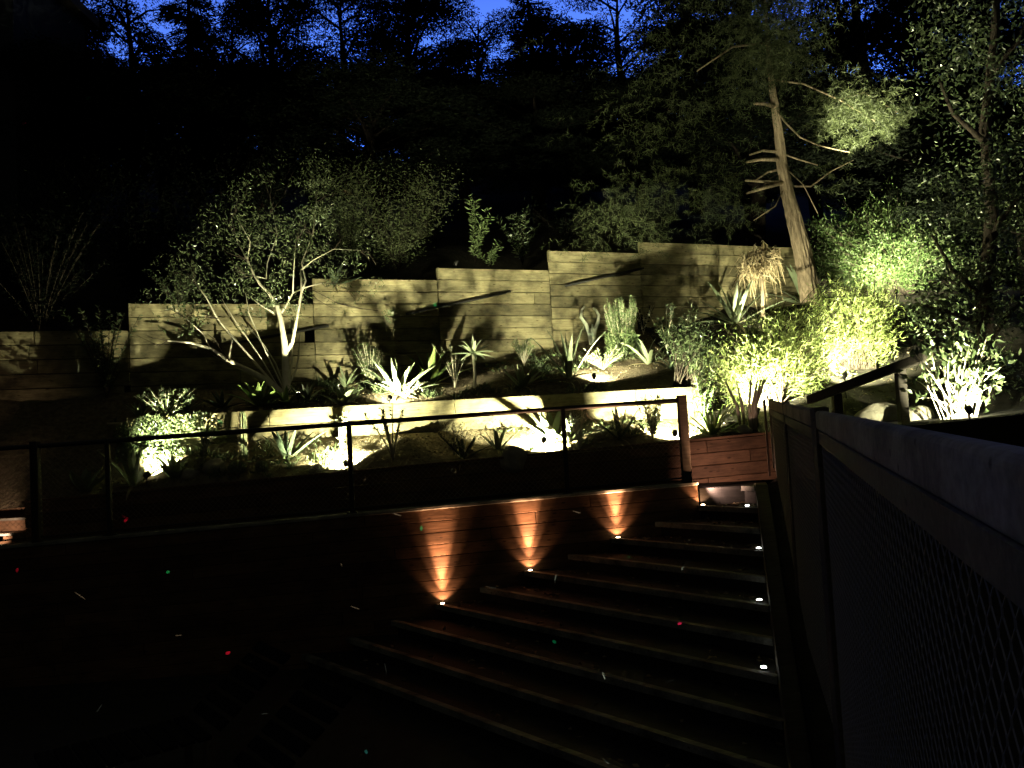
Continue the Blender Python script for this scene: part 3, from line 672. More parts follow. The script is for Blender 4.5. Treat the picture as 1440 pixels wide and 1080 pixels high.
# dry tan clump and its wall light
p = hit(1072, 400); p = at(1068, 372, 14.6); mb = MB(); rg = np.random.default_rng(61)
t = plantthing('dry_grass_clump', 'hanging clump of dry tan leaves in front of the upper wall', 'dry plant', p-np.array([0, 0, .9]))
for cc, rr in ((p+np.array([-.08, 0, -.02]), .24), (p+np.array([.10, 0, .12]), .21)):
    d = rg.normal(size=(150, 3)); d /= np.linalg.norm(d, axis=1, keepdims=True)
    for k in range(150):
        a = cc+d[k]*rr*.25; b = cc+d[k]*rr*rg.uniform(.8, 1.5); m_ = (a+b)/2+rg.normal(size=3)*.05; e = b+np.array([rg.normal()*.08, 0, -abs(rg.normal())*.2])
        mb.tube([a, m_, b, e], [.010, .013, .009, .002], 4)
mb.build('leaves', 'dry', t, True)
mb = MB(); mb.tube([p-np.array([0, 0, .95]), p-np.array([-.03, 0, .4]), p], [.04, .035, .03], 8); mb.build('stem', 'bark', t, True)
# steel bars fixed aslant on the upper wall
for (x0_, y0_, x1_, y1_, lab) in ((571, 442, 718, 410, 'dark steel bar fixed aslant on the upper wall, middle of three'), (795, 402, 905, 377, 'dark steel bar fixed aslant on the upper wall, rightmost of three'), (330, 482, 462, 458, 'dark steel bar fixed aslant on the upper wall behind the tree, leftmost of three')):
    q = []
    for (x, y) in ((x0_, y0_), (x1_, y1_)):
        d = ray(x, y); Y = 10.0
        while Y < yw4(d[0]/d[1]*Y)-.075: Y += .005
        q.append(d/d[1]*Y)
    t = plantthing('steel_bar', lab, 'bar', (q[0]+q[1])/2, 'steel bars on the upper wall'); mb = MB(); mb.tube(q, .022, 8); mb.build('rod', 'black_metal', t, True)
    for u in (.15, .85): m_ = q[0]*(1-u)+q[1]*u; mb = MB(); mb.tube([m_, m_+np.array([-.03, .08, 0])], .012, 6); mb.build('bracket', 'black_metal', t)

# ---------------------------------------------------------------- the multi-stemmed tree
p = hit(402, 556, 11.06); Yt = p[1]; s_ = Yt/F; rg = np.random.default_rng(71)
mt = plantthing('multi_stem_tree', 'multi-stemmed pale-barked tree with small glinting leaves, lit from below', 'tree', p)
def tp(pts, dy=0, dy1=0): return [at(x, y, Yt+lerp(dy, dy1, k/(len(pts)-1))) for k, (x, y) in enumerate(pts)]
mb = MB(); rough_trunk(mb, tp([(403, 560), (402, 520), (400, 480), (395, 450), (390, 430)], 0, -.05), np.array([6, 5, 4.2, 3.6, 3.2])*s_, rg, 14, 50, .07); mb.build('trunk', 'pale_bark', mt, True)
mb = MB(); mb.tube(tp([(402, 558), (375, 534), (350, 521), (322, 507), (296, 490), (268, 482), (236, 479)], 0, -.4), np.array([5, 4.4, 3.6, 2.8, 2.1, 1.5, 1])*s_, 9); mb.build('trunk', 'pale_bark', mt, True)
mb = MB()
for pts, r, dy in (([(401, 498), (411, 482), (415, 462), (419, 440), (424, 412), (423, 380)], 5, -.15), ([(391, 432), (378, 412), (366, 400), (358, 388), (348, 366), (334, 340)], 4, -.2), ([(392, 445), (402, 430), (412, 412), (430, 404), (452, 398)], 3, .1),
                 ([(400, 556), (372, 525), (348, 497), (326, 473), (306, 448), (290, 418), (276, 400)], 3.4, -.3), ([(402, 550), (388, 512), (372, 486), (352, 462), (338, 456)], 2.4, .2), ([(322, 507), (325, 488), (327, 478)], 3, -.1), ([(405, 545), (416, 520), (420, 500), (422, 470)], 2.4, .3), ([(403, 556), (386, 520), (366, 478), (350, 440), (345, 410)], 2.2, -.15), ([(400, 556), (360, 530), (328, 515), (300, 500)], 2.0, .2), ([(405, 556), (410, 510), (412, 470), (408, 430)], 2.4, .15), ([(398, 556), (368, 505), (330, 450), (312, 420)], 2.0, -.35),
                 ([(424, 412), (430, 395), (424, 370), (440, 330), (445, 280)], 2.4, .2), ([(358, 388), (374, 392), (376, 370), (390, 330), (380, 280)], 2.2, .3), ([(412, 412), (413, 380), (416, 340)], 2, -.2), ([(348, 366), (352, 340), (330, 300)], 1.8, -.3), ([(385, 440), (365, 428), (348, 414)], 2.2, .1), ([(423, 380), (440, 366), (470, 350), (505, 352)], 1.8, .2), ([(296, 490), (286, 470), (262, 448)], 1.5, -.3)):
    mb = MB(); mb.tube(tp(pts, 0, dy), np.linspace(r*.58, max(.5, r*.25), len(pts))*s_, 7); mb.build('limb', 'pale_bark', mt, True)
for (x0_, y0_, x1_, y1_, dy) in ((445, 280, 440, 230, .2), (445, 285, 475, 280, .3), (440, 330, 405, 285, 0), (334, 340, 330, 280, -.3), (330, 300, 345, 255, -.2), (348, 366, 300, 340, -.5), (276, 400, 240, 380, -.5), (276, 400, 262, 350, -.4), (262, 448, 225, 430, -.5), (380, 280, 365, 235, .2), (380, 300, 402, 250, .1), (505, 352, 530, 360, .4), (470, 350, 490, 320, .3), (452, 398, 490, 392, .3), (430, 404, 470, 425, .5), (470, 425, 530, 440, .8), (416, 340, 428, 300, -.1), (424, 370, 470, 330, .3), (358, 388, 320, 385, -.3), (306, 448, 270, 440, -.4), (322, 507, 290, 470, -.3), (236, 479, 205, 470, -.4), (345, 385, 310, 365, -.4), (390, 330, 360, 300, .1)):
    for k in range(2):
        j_ = rg.normal(size=2)*9; m_ = ((x0_+x1_)/2+rg.normal()*5, (y0_+y1_)/2+rg.normal()*5)
        tw = MB(); tw.tube([at(x0_, y0_, Yt+dy), at(*m_, Yt+dy+rg.normal()*.05), at(x1_+j_[0], y1_+j_[1], Yt+dy+rg.normal()*.15)], np.array([.75, .5, .25])*s_, 5); tw.build('twig', 'dark_bark', mt, True)
cr = MB()
for (px, py, r, n, dy) in ((445, 262, 38, 420, .2), (462, 300, 34, 220, .3), (425, 300, 36, 260, 0), (395, 330, 46, 420, -.2), (350, 330, 46, 300, -.4), (330, 290, 44, 120, -.2), (360, 270, 40, 90, 0), (310, 360, 50, 230, -.5), (270, 400, 48, 200, -.6), (255, 440, 44, 150, -.5), (300, 420, 40, 150, .3),
                          (345, 385, 40, 240, .3), (385, 390, 42, 260, -.3), (430, 360, 44, 320, .2), (450, 395, 34, 160, .3), (500, 372, 40, 160, .5), (375, 430, 36, 150, -.5), (350, 445, 22, 60, -.6), (415, 425, 26, 70, .3), (480, 430, 30, 40, .8), (545, 440, 16, 46, .9), (400, 240, 36, 60, 0), (300, 310, 40, 70, .3), (220, 400, 40, 80, -.5)):
    for _ in range(max(4, n//17)):
        d = rg.normal(size=3)*.45; c = at(px, py, Yt+dy)+d*r*s_
        clump(cr, c, r*s_*.34, 26 if n > 60 else 16, .062, .019, rg, .3, -.1, .2)
cr.build('crown', 'glint_leaf', mt)

# ---------------------------------------------------------------- leaning pine and the right-hand trees
Yp = 15.3; s_ = Yp/F; p = at(1141, 418, Yp); rg = np.random.default_rng(81)
pine = plantthing('pine_tree', 'leaning pine with a lit rough trunk and broken stubs behind the upper wall', 'tree', p)
mb = MB(); pp = [(1142, 425), (1132, 370), (1120, 320), (1108, 275), (1100, 235), (1096, 195), (1090, 150), (1084, 110), (1078, 40), (1074, -40)]
def tq(pts, dy=0, dy1=0): return [at(x, y, Yp+lerp(dy, dy1, k/(len(pts)-1))) for k, (x, y) in enumerate(pts)]
rough_trunk(mb, tq(pp), np.array([14.5, 12, 10.5, 9, 7.6, 6.4, 5, 3.8, 2.6, 1.4])*s_, rg); mb.build('trunk', 'bark', pine)
mb = MB()
for pts, r, dy in (([(1104, 258), (1085, 256), (1048, 254)], 3.2, -.3), ([(1104, 256), (1075, 264), (1050, 272)], 3.4, -.6), ([(1098, 224), (1070, 224), (1050, 228)], 3.6, -.5), ([(1098, 214), (1072, 212), (1054, 218)], 2.6, -.2), ([(1100, 238), (1080, 242), (1062, 254)], 2, .3), ([(1090, 150), (1076, 146), (1060, 146)], 3.4, -.4),
                 ([(1090, 152), (1104, 172), (1125, 193), (1150, 204), (1175, 210), (1195, 214)], 1.5, -.8), ([(1098, 215), (1125, 225), (1150, 232)], 1.6, -.3), ([(1084, 112), (1130, 118), (1180, 140), (1230, 170)], 1.6, -1.2), ([(1180, 140), (1215, 130), (1262, 158)], .9, -1.2), ([(1105, 262), (1140, 262), (1170, 240), (1200, 225)], 1.6, .4), ([(1080, 60), (1030, 66), (980, 100)], 1.8, -1.4), ([(1104, 262), (1090, 290), (1060, 310)], 1.0, -.4), ([(1098, 230), (1130, 260), (1150, 300)], 1.0, -.5)):
    mb = MB(); mb.tube(tq(pts, 0, dy), np.linspace(r, max(.7, r*.45), len(pts))*s_, 7); mb.build('limb', 'bark', pine, True)
cr = MB()
def needles_at(px, py, r, n, dy, L=.11, W=.010, droop=-.35):
    c0 = at(px, py, Yp+dy)
    for _ in range(max(2, n//17)):
        c = c0+rg.normal(size=3)*np.array([1, 1, .6])*r*s_*.5
        d = rg.normal(size=3); d[2] = d[2]*.3; d /= np.linalg.norm(d); l = r*s_*.6
        u = rg.uniform(0, 1, 30)[:, None]; q = c+d*u*l+np.array([0, 0, droop])*u*u*l
        cr.leaves(q, d*.6+rg.normal(size=(30, 3))*.8+np.array([0, 0, droop]), L, W, rg, .05)
for a in ((1215, 140, 40, 900, -1.0), (1180, 165, 44, 700, -.8), (1255, 160, 28, 420, -1.2), (1190, 200, 36, 320, -.6), (1230, 180, 32, 420, -1.1), (1160, 130, 40, 300, -.4), (1165, 240, 46, 220, .2), (1125, 250, 40, 160, .4), (1080, 74, 52, 1300, -.9), (1086, 30, 56, 1300, -.9), (1070, 104, 44, 700, -.7), (1100, 96, 40, 500, -.8), (1076, -10, 60, 900, -.8), (1210, 150, 46, 1300, -1.1), (1245, 165, 34, 700, -1.2), (1085, 60, 60, 900, -.6), (1078, 20, 60, 900, -.5), (1090, 100, 46, 500, -.5),
          (880, 290, 60, 900, -1.3), (930, 270, 66, 900, -1.1), (980, 285, 60, 700, -.9), (850, 310, 50, 600, -1.2), (910, 325, 44, 520, -1.3), (1020, 270, 50, 420, -.6), (1040, 300, 40, 260, -.5), (960, 220, 70, 700, -.6), (1000, 150, 90, 1100, -.6), (960, 60, 90, 1300, -.8), (1040, 40, 90, 1300, 0), (1100, 60, 70, 900, .6), (900, 160, 70, 600, -.4), (1110, 10, 80, 700, .5), (1000, -30, 110, 900, 0)):
    needles_at(*a)
cr.build('crown', 'needles', pine)
# second trunk behind the green bush
q0 = at(1262, 345, 19.0); t = plantthing('bare_tree', 'dark trunk rising behind the soft green bush right of the pine', 'tree', q0)
mb = MB(); mb.tube([at(x, y, 19.0+.1*k) for k, (x, y) in enumerate(((1268, 365), (1254, 290), (1244, 240), (1236, 200), (1220, 120), (1206, 40), (1196, -60)))], np.array([15, 13, 11, 10, 8, 6, 5])*19/F, 10); mb.build('trunk', 'dark_bark', t, True)
cr = MB()
for (px, py, r, n) in ((1200, 20, 50, 260), (1240, 60, 50, 240), (1290, 30, 60, 420), (1150, 30, 40, 200), (1180, 80, 40, 160), (1300, 110, 50, 360), (1215, 268, 22, 70), (1330, 180, 50, 300)):
    clump(cr, at(px, py, 19.2), r*19/F, n*2, .13, .05, rg, .4, 0, .3)
cr.build('crown', 'night_leaf', t)
# big dark small-leaved tree at the right edge
q0 = hit(1385, 560); t = plantthing('broadleaf_tree', 'tall dark small-leaved tree filling the right edge with glinting leaves', 'tree', q0)
mb = MB(); Yr = q0[1]
mb.tube([q0]+[at(x, y, Yr+.05*k) for k, (x, y) in enumerate(((1385, 420), (1395, 300), (1385, 180), (1400, 40), (1400, -60)))], np.array([12, 11, 9, 8, 6, 5])*Yr/F, 9); mb.build('trunk', 'dark_bark', t, True)
mb = MB()
for pts in ([(1385, 420), (1340, 380), (1310, 330)], [(1392, 330), (1430, 280), (1460, 240)], [(1385, 200), (1340, 160), (1320, 110)], [(1392, 480), (1420, 440), (1440, 420)], [(1388, 460), (1340, 440), (1300, 430)], [(1395, 100), (1430, 60), (1450, 10)]):
    mb = MB(); mb.tube([at(x, y, Yr-.1*k) for k, (x, y) in enumerate(pts)], np.array([4.5, 3, 1.6])*Yr/F, 6); mb.build('limb', 'dark_bark', t, True)
cr = MB()
for _ in range(300):
    px = rg.uniform(1290, 1500); py = rg.uniform(-80, 560)
    if px < 1310 and 230 < py < 420 and rg.uniform() < .8: continue
    if px < 1345 and py > 480: continue
    clump(cr, at(px, py, Yr+rg.uniform(-.9, 1.2)), .24, 36, .07, .036, rg, .3, 0, .2)
cr.build('crown', 'leaf', t)

# ---------------------------------------------------------------- shrubs above the wall, near enough to catch light
hs = 'dim shrubs on the slope above the wall'
def hillshrub(px, py, h, wd, n, per, L, W, mat, lab, seed, lean=(0, 0), up=.5):
    p = hit(px, py, 14.2 if px > 700 else 12.9); p = p.copy()
    if p[1] < yw4(p[0]): p[1] = yw4(p[0])+.4; p[2] = ground(p[0], p[1])
    return shrub('hillside_shrub', px, py, h, wd, n, per, L, W, mat, lab, bark='night_bark', seed=seed, group=hs, base=p, up=up, lean=lean, jit=.02 if n < 12 else .15)
hillshrub(668, 372, 96, 60, 9, 60, .10, .022, 'rosemary', 'upright oleander-like shrub with whorled lit leaves above the upper wall', 201, up=.4)
hillshrub(735, 372, 78, 76, 10, 50, .10, .022, 'leaf', 'dim oleander-like shrub right of the whorled lit one', 202, up=.4)
hillshrub(690, 376, 34, 40, 8, 30, .08, .02, 'rosemary', 'small lit shrub hanging just over the upper wall', 203)
hillshrub(560, 384, 150, 190, 26, 190, .06, .016, 'needles', 'wide dim bush spilling over the upper wall left of the whorled shrub', 204)
hillshrub(490, 380, 150, 150, 22, 190, .06, .016, 'needles', 'dim bush above the upper wall behind the crown of the multi-stemmed tree', 205)
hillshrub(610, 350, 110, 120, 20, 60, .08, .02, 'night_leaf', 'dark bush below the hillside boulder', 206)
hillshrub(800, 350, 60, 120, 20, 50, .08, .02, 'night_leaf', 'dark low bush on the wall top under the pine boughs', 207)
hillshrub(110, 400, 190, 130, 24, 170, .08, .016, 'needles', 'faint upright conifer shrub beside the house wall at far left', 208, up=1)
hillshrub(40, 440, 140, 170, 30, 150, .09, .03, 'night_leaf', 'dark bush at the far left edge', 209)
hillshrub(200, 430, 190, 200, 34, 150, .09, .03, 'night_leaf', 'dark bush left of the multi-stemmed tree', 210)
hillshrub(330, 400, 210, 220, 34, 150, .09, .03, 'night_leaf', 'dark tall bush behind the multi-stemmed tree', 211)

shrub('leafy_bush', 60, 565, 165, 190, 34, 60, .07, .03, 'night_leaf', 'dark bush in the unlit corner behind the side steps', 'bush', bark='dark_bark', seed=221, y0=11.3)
shrub('leafy_bush', 150, 560, 120, 110, 26, 56, .06, .025, 'leaf', 'dim bush between the dark corner and the ivy', 'bush', bark='dark_bark', seed=222, y0=11.3)
shrub('leafy_bush', 255, 545, 70, 120, 22, 40, .06, .02, 'leaf', 'dim shrub under the branch that leans left', 'bush', bark='dark_bark', seed=223, y0=11.3)
# ---------------------------------------------------------------- woods on the hill
def woodtree(kind, seed, H, R_):
    rg = np.random.default_rng(seed); tr, cr = MB(), MB()
    if kind == 'conifer':
        tr.tube([(0, 0, -1), (0, 0, H*.5), (.1, 0, H)], [H*.022, H*.014, .02], 8)
        for z in np.arange(H*.12, H*.98, H*.035):
            rr = R_*(1-z/H)**.7*rg.uniform(.7, 1.15)+.25
            for k in range(6):
                if rg.uniform() < .18: continue
                az = rg.uniform(0, 6.28); t_ = np.linspace(0, 1, 4); b = np.stack([np.cos(az)*rr*t_, np.sin(az)*rr*t_, z+.10*rr*t_-.35*rr*t_**2], 1)
                tr.tube(b, np.linspace(.05, .012, 4), 4, False)
                m = int(90*rr)+16; u = rg.uniform(.15, 1, m)[:, None]
                q = np.concatenate([np.cos(az)*rr*u, np.sin(az)*rr*u, z+.10*rr*u-.35*rr*u**2], 1)+rg.normal(size=(m, 3))*np.array([.20, .20, .10])*(.4+.25*rr)
                cr.leaves(q, rg.normal(size=(m, 3))*np.array([1, 1, .4])+np.array([math.cos(az), math.sin(az), -.5])*.8, .26, .06, rg, .05)
    else:
        tr.tube([(0, 0, -1), (.2, 0, H*.3), (-.1, .1, H*.6), (.1, 0, H*.9)], [H*.022, H*.017, H*.011, .03], 8)
        for k in range(64 if kind == 'broad' else 30):
            z = H*rg.uniform(.3, 1.0); az = rg.uniform(0, 6.28); rr = R_*rg.uniform(.25, 1)*math.sin(math.pi*min(1, (z/H-.2)/.85))**.6
            c = np.array([math.cos(az)*rr, math.sin(az)*rr, z])
            tr.tube([(0, 0, z-rr*.55), c*.5+np.array([0, 0, z-rr*.2])*.5, c], [.07, .05, .02], 4, False)
            clump(cr, c, np.array([1, 1, .75])*R_*rg.uniform(.18, .34), 620 if kind == 'broad' else 420, .17, .06, rg, .3, -.2, .35)
    return tr, cr
PROTO = {}
def wood_at(kind, px, py_top, Y, label, seed_key, spin=0):
    d = ray(px, 300); x = d[0]/d[1]*Y; z0 = min(ground(max(min(x, 11), -8.9), Y), 16+.02*Y) if Y > 14 else 0
    zt = at(px, py_top, Y)[2]; H = zt-z0
    if seed_key not in PROTO:
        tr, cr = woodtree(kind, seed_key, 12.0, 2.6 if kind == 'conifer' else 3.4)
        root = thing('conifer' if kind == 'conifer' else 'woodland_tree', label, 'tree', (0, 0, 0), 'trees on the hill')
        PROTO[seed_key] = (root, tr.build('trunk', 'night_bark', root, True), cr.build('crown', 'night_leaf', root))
        used = root
    else:
        r0 = PROTO[seed_key]; used = r0[0].copy(); COL.objects.link(used); used['label'] = label
        for o in r0[1:]: c = o.copy(); COL.objects.link(c); c.parent = used
    k = H/12.0; used.location = (x, Y, z0); used.scale = (max(.75, k**.7),)*2+(k,); used.rotation_euler = (0, 0, spin)
    return used
WT = [('broad', 30, -150, 21, 'dark broad tree at the far left top corner', 301), ('conifer', 275, -60, 25, 'tall conifer whose bare trunk crosses the blue sky, left of centre', 302), ('airy', 190, -40, 27, 'ragged tree between two patches of sky at upper left', 307),
      ('broad', 388, -50, 25, 'dense dark tree between the left conifer and the thin one', 304), ('airy', 335, 20, 36, 'far open tree at upper left', 307), ('broad', 130, 70, 34, 'far dark tree closing the upper left gap', 301), ('airy', 490, -30, 29, 'thin sparse tree left of the round dense tree', 306), ('broad', 585, -40, 24, 'round dense dark tree at the top centre', 301), ('airy', 686, 4, 33, 'far thin tree seen in the gap at the top centre', 307),
      ('conifer', 762, -30, 25, 'tall dense conifer right of the central sky gap', 302), ('broad', 812, 36, 23, 'lower dark tree with a ragged top beside the tall central conifer', 304), ('airy', 885, -50, 30, 'airy tree with blue sky through its crown, left of the pine', 306), ('conifer', 980, -120, 22, 'large dark conifer behind the leaning pine', 303), ('broad', 1060, -140, 20, 'dark tree mass above the leaning pine', 301),
      ('airy', 1200, -60, 26, 'open-crowned tree against the sky right of the leaning pine', 306), ('broad', 1330, -160, 20, 'dark tree behind the glinting tree at the right edge', 304), ('broad', 100, 90, 19, 'lower dark tree below the upper left sky gap', 305), ('broad', 240, 100, 20, 'lower dark tree under the two left conifers', 301), ('broad', 440, 100, 20, 'lower dark tree behind the pale-barked tree crown', 304),
      ('broad', 530, 120, 18, 'lower dark tree above the wide dim bush', 305), ('broad', 660, 105, 21, 'lower dark tree under the far thin conifer', 301), ('broad', 760, 130, 19, 'lower dark tree above the oleander-like shrubs', 304), ('broad', 900, 130, 21, 'lower dark tree left of the leaning pine', 305), ('broad', 345, 110, 22, 'lower dark tree left of the dense dark one', 305), ('broad', 820, 130, 26, 'lower far tree in the gap left of the airy tree', 301), ('broad', 150, 100, 30, 'far tree closing the woods at upper left', 304), ('broad', 600, 120, 30, 'far tree closing the woods at the centre', 305),
      ('broad', 985, 40, 26, 'dark tree between the airy tree and the leaning pine', 304), ('broad', 1150, 110, 23, 'dark tree right behind the lit pine bough', 301), ('broad', 1260, 130, 22, 'lower dark tree right of the lit pine bough', 305), ('broad', 1400, -60, 24, 'dark tree at the top right corner', 301), ('broad', 1330, 140, 17, 'low dark tree behind the soft rounded bush', 304), ('broad', 1440, 120, 16, 'low dark tree closing the right edge', 305),
      ('broad', 1060, 90, 18, 'low dark tree just behind the pine trunk', 304),  ('broad', 30, 90, 27, 'far tree at the left edge', 305), ('broad', 720, 120, 34, 'far tree in the central gap', 304)]
for k, a in enumerate(WT): wood_at(*a, spin=k*1.7)
mb = MB(); rg = np.random.default_rng(91)
for k in range(120):
    x = rg.uniform(-42, 42); y = rg.uniform(36, 48); z = ground(max(min(x, 11), -8.9), y)
    clump(mb, (x, y, min(z, 16+.02*y)+rg.uniform(0, 1.5)), (2.2, 1.5, 1.6), 130, .5, .2, rg, .3, 0, .3)
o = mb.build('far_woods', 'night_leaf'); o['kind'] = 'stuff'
# house wall at the far left
hp = at(-30, 420, 17.0); hs_ = thing('house', 'plain grey-blue house wall glimpsed at the far left edge', 'house', (hp[0], 17.0, 0.8))
mb = MB(); mb.box((hp[0]-1.2, 18.6, 4.2), (4.0, 3.0, 13)); mb.build('wall', 'render_wall', hs_, False, .01)
mb = MB(); mb.box((hp[0]-1.2, 18.6, 10.85), (4.5, 3.5, .25)); mb.build('eave', 'weathered', hs_, False, .01)
mb = MB(); mb.box((hp[0]-.6, 17.08, 5.4), (.9, .06, 1.2)); mb.build('window_frame', 'weathered', hs_, False, .01)

mb = MB(); rg = np.random.default_rng(96)
for _ in range(620):
    x = rg.uniform(-5.2, 3.4); y = rg.uniform(10.0, yw4(x)-.15)
    if x < 2.6 and abs(y-11.02) < .12: continue
    if math.sin(1.7*x+.6)+math.sin(2.9*y+x)+rg.normal()*.5 < .2: continue
    z = ground(x, y); n = 16; h_ = rg.uniform(.5, 1.3); d = rg.normal(size=(n, 3))*np.array([.6, .6, .25])+np.array([0, 0, .55])
    mb.leaves(np.array([x, y, z])+rg.normal(size=(n, 3))*np.array([.05, .05, 0]), d, .13*h_, .012+.014*rg.uniform(), rg, .1)
o = mb.build('ground_cover', 'leaf'); o['kind'] = 'stuff'
# ---------------------------------------------------------------- mulch chips (uncountable)
mb = MB(); rg = np.random.default_rng(95); c = []
for _ in range(5200):
    x = rg.uniform(-5.2, 7.5); y = rg.uniform(9.98, yw4(x)-.1)
    if x < 2.5 and abs(y-11.02) < .08: continue
    c.append((x, y, ground(x, y)+.004))
n = len(c); d = rg.normal(size=(n, 3))*np.array([1, 1, .25]); mb.leaves(np.array(c), d, .045, .018, rg, .2)
o = mb.build('mulch_chips', 'chips'); o['kind'] = 'stuff'

mb = MB(); rg = np.random.default_rng(97); c = []
for _ in range(420):
    j = int(rg.integers(-3, 7)); s_ = S0+RUN*j+rg.uniform(.06, .36); a, b = on_w1(s_), on_edge(s_); u_ = rg.uniform(0.01, 1)**1.3; q = a*(1-u_)+b*u_
    c.append((q[0], q[1], Z0+RISE*j+.006))
n = len(c); mb.leaves(np.array(c), rg.normal(size=(n, 3))*np.array([1, 1, .12]), .06, .03, rg, .1)
o = mb.build('fallen_leaves', 'chips'); o['kind'] = 'stuff'
# ---------------------------------------------------------------- loungers and fire bowl on the dark patio
def lounger(loc, rz, lab):
    t = thing('sun_lounger', lab, 'sun lounger', (0, 0, 0), 'sun loungers on the patio')
    mb = MB()
    for k in range(9): mb.box((0, -.55+.12*k, .34), (.62, .10, .03))
    mb.build('seat', 'tarp', t, False, .004)
    mb = MB()
    for k in range(6): mb.box((0, .55+.10*k, .40+.075*k), (.62, .09, .03), [[1, 0, 0], [0, .8, -.6], [0, .6, .8]])
    mb.build('backrest', 'tarp', t, False, .004)
    for sx in (-.27, .27):
        for sy in (-.5, .45): mb = MB(); mb.box((sx, sy, .165), (.06, .06, .32)); mb.build('leg', 'weathered', t, False, .004)
    t.location = loc; t.rotation_euler = (0, 0, rz); return t
lounger((-2.9, 6.1, -2.498), -.9, 'dark slatted sun lounger barely visible in the dark, farther of the two')
lounger((-2.2, 5.0, -2.498), -.9, 'dark slatted sun lounger barely visible in the dark, nearer of the two')
mb = MB(); lathe(mb, (-.55, 5.0, -2.5), [(.22, 0), (.3, .05), (.38, .22), (.40, .24), (.36, .24), (.28, .10), (.05, .07)], 28)
solo(mb, 'fire_bowl', 'rusty_metal', (-.55, 5.0, -2.5), 'low round dark fire bowl on the patio at the bottom of the photo', 'fire bowl', None, True)

# ================================================================ an added landing lamp and the lights that are lit in the picture
K = 5.6
spotlight(207, 687, at(228, 645, 10.5), 330*K, 72, 'spotlight buried in the glowing ivy at the left of the lower bed', h=.17)
spotlight(487, 666, at(482, 615, 11.0), 170*K, 130, 'spotlight in the bright soil patch beside the thin railing post', h=.13, blend=.25)
spotlight(766, 644, at(772, 605, 11.0), 220*K, 125, 'spotlight among the overlit agaves in the centre of the lower bed', h=.22, blend=.25)
spotlight(950, 624, at(952, 580, 11.0), 210*K, 120, 'spotlight glaring just left of the wooden end post', h=.13, blend=.25)
spotlight(548, 572, at(600, 480, 13.6), 62*K, 96, 'brightest spotlight at the front edge of the upper bed', h=.12, second=(at(560, 540, 11.9), 60*K, 100))
spotlight(836, 540, at(838, 450, 14.5), 66*K, 92, 'spotlight at the front edge of the upper bed below the horned cactus', h=.12, second=(at(846, 510, 12.3), 70*K, 125))
spotlight(420, 566, at(412, 385, 12.0), 66*K, 58, 'spotlight hidden among agaves at the foot of the pale-barked tree')
spotlight(1066, 600, at(1082, 490, 11.0), 420*K, 104, 'spotlight in front of the large fine-leaved bush', h=.2)
spotlight(1190, 560, at(1208, 440, 12.2), 420*K, 96, 'spotlight in front of the second fine-leaved bush', h=.3)
spotlight(1064, 474, at(1072, 385, 15.4), 62*K, 72, 'spotlight below the dry clump washing the upper wall')
spotlight(1368, 640, at(1350, 540, 8.35), 105*K, 92, 'spotlight under the broad-leaved plant by the near railing', second=(at(1390, 150, 9.2), 60*K, 80))
spotlight(1128, 462, at(1120, 270, 15.3), 34*K, 40, 'spotlight at the foot of the leaning pine', second=(at(1215, 160, 14.2), 2400*K, 25))
spotlight(1262, 432, at(1255, 320, 16.6), 330*K, 118, 'spotlight in front of the soft rounded bush on the bank', h=.3)
for px, py, tg, lab in ((480, 384, (560, 250), 'tiny lit spotlight on top of the upper wall, left one'), (641, 370, (680, 300), 'tiny lit spotlight on top of the upper wall, right one')):
    d = ray(px, py); Y = 12.0
    while Y < yw4(d[0]/d[1]*Y)+.12: Y += .01
    spotlight(px, py, at(*tg, Y+.6), 12*K, 120, lab, base=np.array([d[0]/d[1]*Y, Y, d[2]/d[1]*Y-.05]), h=.05)
# orange uplights against the stair wall, one on every second step; small tread lights opposite
WARM = (1.0, .50, .25)
def treadlight(name, lab, p, group):
    t = thing(name, lab, 'step light', p, group); mb = MB(); lathe(mb, p, [(.028, 0), (.028, .012), (.024, .014)], 14); mb.build('housing', 'black_metal', t)
    mb = MB(); lathe(mb, p+np.array([0, 0, .0141]), [(.022, 0), (.022, .004), (.015, .008)], 14); mb.build('lens', 'lens_warm' if group[0] == 'o' else 'lens_cool', t, True); return t
on = ['bottom', 'second', 'third', 'top']
for k, ((lx, ly), (rx, ry)) in enumerate((((617, 848), (1074, 941)), ((737, 799), (1068, 846)), ((855, 752), (1067, 773)), ((972, 711), (1051, 713)))):
    z = Z0+.3*k; d = ray(lx, ly); q = d*(z/d[2]); q[1] = min(q[1], yw1(q[0])-.11); q[2] = z
    s = float(nrm@q[:2]); smin = S0+RUN*2*k+.03
    if s < smin: q[:2] += nrm*(smin-s); q[1] = min(q[1], yw1(q[0])-.10)
    t = treadlight('step_uplight', 'orange uplight grazing the timber stair wall, %s of four up the stairs' % on[k], q, 'orange uplights on the stairs')
    c = q+np.array([0, 0, .035])
    lamp('wall_lamp', c, c+np.array([0, .080, 1.0]), 520, 30, WARM, t, 1.0, .006)
    lamp('wall_lamp', c, c+np.array([0, .13, 1.0]), 70, 54, WARM, t, 1.0, .006)
    lamp('wall_lamp', c, c+np.array([0, .7, 1.0]), 6, 112, WARM, t, .5, .006)
    if k == 3: lamp('wall_lamp', c+np.array([.10, .0, .17]), c+np.array([.7, .75, .22]), 30, 125, (1, .60, .46), t, .8, .006)  # extra lamp above the uplight lens, added to light the landing wall
    d = ray(rx, ry); q = d*(z/d[2]); q[2] = z; s = float(nrm@q[:2]); q[:2] += nrm*(max(S0+RUN*2*k+.03, s)-s)
    t = treadlight('tread_light', 'small white tread light at the right end of the stairs, %s of four' % on[k], q, 'white tread lights on the stairs')
